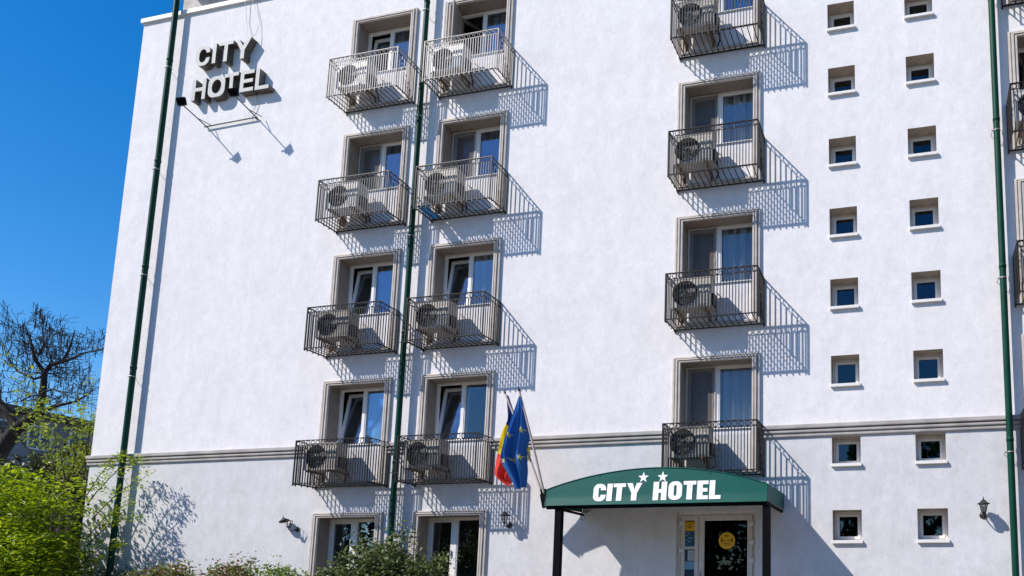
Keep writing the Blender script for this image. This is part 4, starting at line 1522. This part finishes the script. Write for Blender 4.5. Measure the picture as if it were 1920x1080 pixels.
# bare tree with hanging pods
rnd = random.Random(17)
bt = thing('bare_tree', (-37.6, 10, 0), 'large leafless tree with dark hanging seed pods against the blue sky at left', 'tree')
BO = Vector((37.6, -10, 0))
tb = MB()
MINR[0] = .0085
P = lambda *a: [Vector(q) for q in a]
limbs = [
    (P((-37.6, 10, 0), (-37.3, 10, 3.5), (-36.9, 10, 7.0), (-36.1, 10, 8.1), (-34.95, 10, 8.75)), (.42, .36, .30, .25, .19)),
    (P((-34.95, 10, 8.75), (-34.88, 10, 9.5), (-34.94, 10, 10.43)), (.16, .125, .11)),
    (P((-34.94, 10, 10.43), (-34.72, 10.1, 10.81), (-34.3, 10.2, 10.96), (-34.2, 10.3, 11.5), (-33.9, 10.2, 12.1)), (.09, .07, .06, .045, .02)),
    (P((-34.94, 10, 10.43), (-35.3, 9.8, 11.0), (-35.43, 9.8, 11.35), (-35.9, 9.9, 12.0), (-36.3, 9.9, 12.6)), (.09, .065, .055, .04, .02)),
    (P((-36.0, 10, 8.1), (-36.7, 9.8, 9.1), (-37.3, 9.7, 9.65), (-38.3, 9.6, 10.4)), (.17, .13, .10, .06)),
    (P((-36.6, 10, 7.5), (-37.6, 10.3, 8.4), (-38.6, 10.4, 8.9)), (.16, .12, .08)),
    (P((-34.95, 10, 8.75), (-34.0, 10, 9.0), (-33.1, 10, 9.1), (-32.4, 10, 9.4)), (.09, .07, .05, .03)),
    (P((-34.72, 10, 10.7), (-33.6, 9.9, 10.85), (-32.8, 9.9, 11.1), (-31.9, 9.9, 11.2)), (.06, .05, .035, .02)),
    (P((-34.95, 10, 10.3), (-35.9, 10.3, 10.3), (-36.9, 10.3, 10.7), (-37.7, 10.3, 11.4)), (.06, .05, .04, .02)),
    (P((-34.9, 10, 9.6), (-33.9, 9.7, 9.6), (-33.1, 9.7, 9.3)), (.05, .04, .02)),
    (P((-35.43, 9.8, 11.35), (-34.9, 9.7, 11.1), (-34.6, 9.6, 11.5), (-34.8, 9.6, 12.2)), (.05, .04, .03, .015)),
]
tips = []
for pts_, rs in limbs:
    tb.tube(pts_, list(rs), 8, cap=False)
for li, (pts_, rs) in enumerate(limbs[1:]):
    for i in range(len(pts_)):
        nb = 3 if i == len(pts_) - 1 else (2 if i else 1)
        for k in range(nb):
            d = Vector((rnd.gauss(0, 1.1), rnd.gauss(0, .6), rnd.gauss(.3, .5)))
            grow(tb, pts_[i], d, (.55 if pts_[i].z > 11.6 else 1.0) * rnd.uniform(.6, 1.0), max(.015, rs[i] * .30), 3, rnd, tips, .74, .06, .80, 2, 3, 4, .2)
MINR[0] = 0.0
tb.build('trunk', M['bark'], bt, loc=BO)
pm = MB()
for t in tips:
    if rnd.random() < .08:
        L = rnd.uniform(.16, .36)
        a = t + Vector((rnd.gauss(0, .03), 0, 0))
        w = .011
        for ax in (Vector((w, 0, 0)), Vector((0, w, 0))):
            e = a + Vector((rnd.gauss(0, .02), 0, -L))
            pm.add([a - ax, a + ax, e + ax, e - ax], [(0, 1, 2, 3)])
pm.build('seed_pods', M['pods'], bt, loc=BO)['kind'] = 'stuff'

# apartment block beyond the trees: long side faces +x, in shade
fb = thing('apartment_block', (-59, 19, 0), 'shaded grey apartment block with a dark roof edge behind the bare tree', 'building')
FO = Vector((59, -19, 0))
MB().box(-65, -53, -12, 50, 0, 12.1).build('wall', M['far_wall'], fb, loc=FO)
MB().box(-65.6, -52.3, -12.6, 50.6, 12.1, 12.45).build('roof', M['far_roof'], fb, loc=FO)
wm = MB()
frame_ring(wm, 0, 1, 0, .06, 0, 1, .06)
for i in range(24):
    for j in range(4):
        y0 = -6.6 + i * 2.35
        z0 = 10.1 - j * 2.8
        mb = MB()
        for a, b, c_, d_ in ((0, .1, 0, 1.5), (1.3, 1.4, 0, 1.5), (.1, 1.3, 0, .1), (.1, 1.3, 1.4, 1.5), (.65, .75, .1, 1.4)):
            mb.box(-52.998, -52.93, y0 + a, y0 + b, z0 + c_, z0 + d_)
        f = mb.build('window', M['far_frame'], fb, loc=FO)
        MB().box(-52.996, -52.96, y0 + .1, y0 + 1.3, z0 + .1, z0 + 1.4).build('pane', M['far_win'], f)
MB().box(-52.998, -52.0, 21.0, 24.2, 6.6, 7.6).build('balcony', M['far_wall'], fb, loc=FO)

# ---- across the street, behind the viewer: what the lower panes mirror
rnd = random.Random(31)


def street_tree(x, y, h, w, label, seed):
    r2 = random.Random(seed)
    root = thing('street_tree', (x, y, 0), label, 'tree', 'trees across the street behind the viewer')
    tb, cr = MB(), MB()
    tb.tube([(0, 0, 0), (.1, 0, h * .3), (0, .1, h * .55)], [.3, .22, .12], 8, cap=False)
    for k in range(7):
        a = r2.uniform(0, 6.28)
        tb.tube([(0, 0, h * (.25 + .04 * k)), (w * .4 * math.cos(a), w * .4 * math.sin(a), h * (.45 + .05 * k))], [.09, .03], 5, cap=False)
    pts = []
    for k in range(150):
        while True:
            u = Vector((r2.uniform(-1, 1), r2.uniform(-1, 1), r2.uniform(-1, 1)))
            if u.length < 1:
                break
        c = Vector((u.x * w, u.y * w, h * .6 + u.z * h * .40))
        for j in range(34):
            pts.append(c + Vector((r2.gauss(0, .4), r2.gauss(0, .4), r2.gauss(0, .3))))
    leaves(cr, pts, .42, r2, .2, .7)
    tb.build('trunk', M['bark'], root)
    cr.build('crown', M['leaf_far'], root)
    index_tree(root)
    return root


protos = [street_tree(-2, -42, 13.5, 4.2, 'round dark green street tree across the road, directly behind the viewer', 60),
          street_tree(5.5, -40, 14.5, 4.6, 'tall dark green street tree across the road, behind and right of the viewer', 61),
          street_tree(-10, -41, 11.5, 4.2, 'lower dark green street tree across the road, behind and left of the viewer', 62)]
for i, x in enumerate((-17, -24, -31, -38, -46, 13, 20, 28)):
    c = copy_tree(protos[i % 3])
    c.location = (x, -41 + 2 * math.sin(i * 2.3), 0)
    c.rotation_euler = (0, 0, i * 1.3)
    c['label'] = 'street tree behind the viewer, ' + ('first', 'second', 'third', 'fourth', 'last', 'first', 'second', 'last')[i] + (' to the left' if x < 0 else ' to the right') + ' of the three middle ones'
hr = random.Random(77)
hb = MB()  # unseen foliage added to darken what the door glass mirrors
pts = [Vector((hr.uniform(-52, 32), -36.5 + hr.gauss(0, .7), abs(hr.gauss(1.6, 1.5)))) for _ in range(14000)]
leaves(hb, pts, .5, hr, .2, .8)
hb.box(-52, 32, -37.2, -36.4, 0, 3.2)
tag(hb.build('hedge', M['leaf_far']), 'unseen dark hedge added behind the viewer to darken the door glass reflection', 'hedge')
ob = thing('apartment_block', (-32, -56, 0), 'grey apartment block across the road beyond the street trees', 'building')
MB().box(-16, 12, -6, 6, 0, 15.2).build('wall', M['far_wall'], ob)
MB().box(-16.4, 12.4, -6.4, 6.4, 15.2, 15.6).build('roof', M['far_roof'], ob)
for i in range(9):
    for j in range(5):
        MB().box(-14.5 + i * 2.9, -13 + i * 2.9, 6.0, 6.03, 1.2 + j * 2.8, 2.6 + j * 2.8).build('window', M['far_win'], ob)
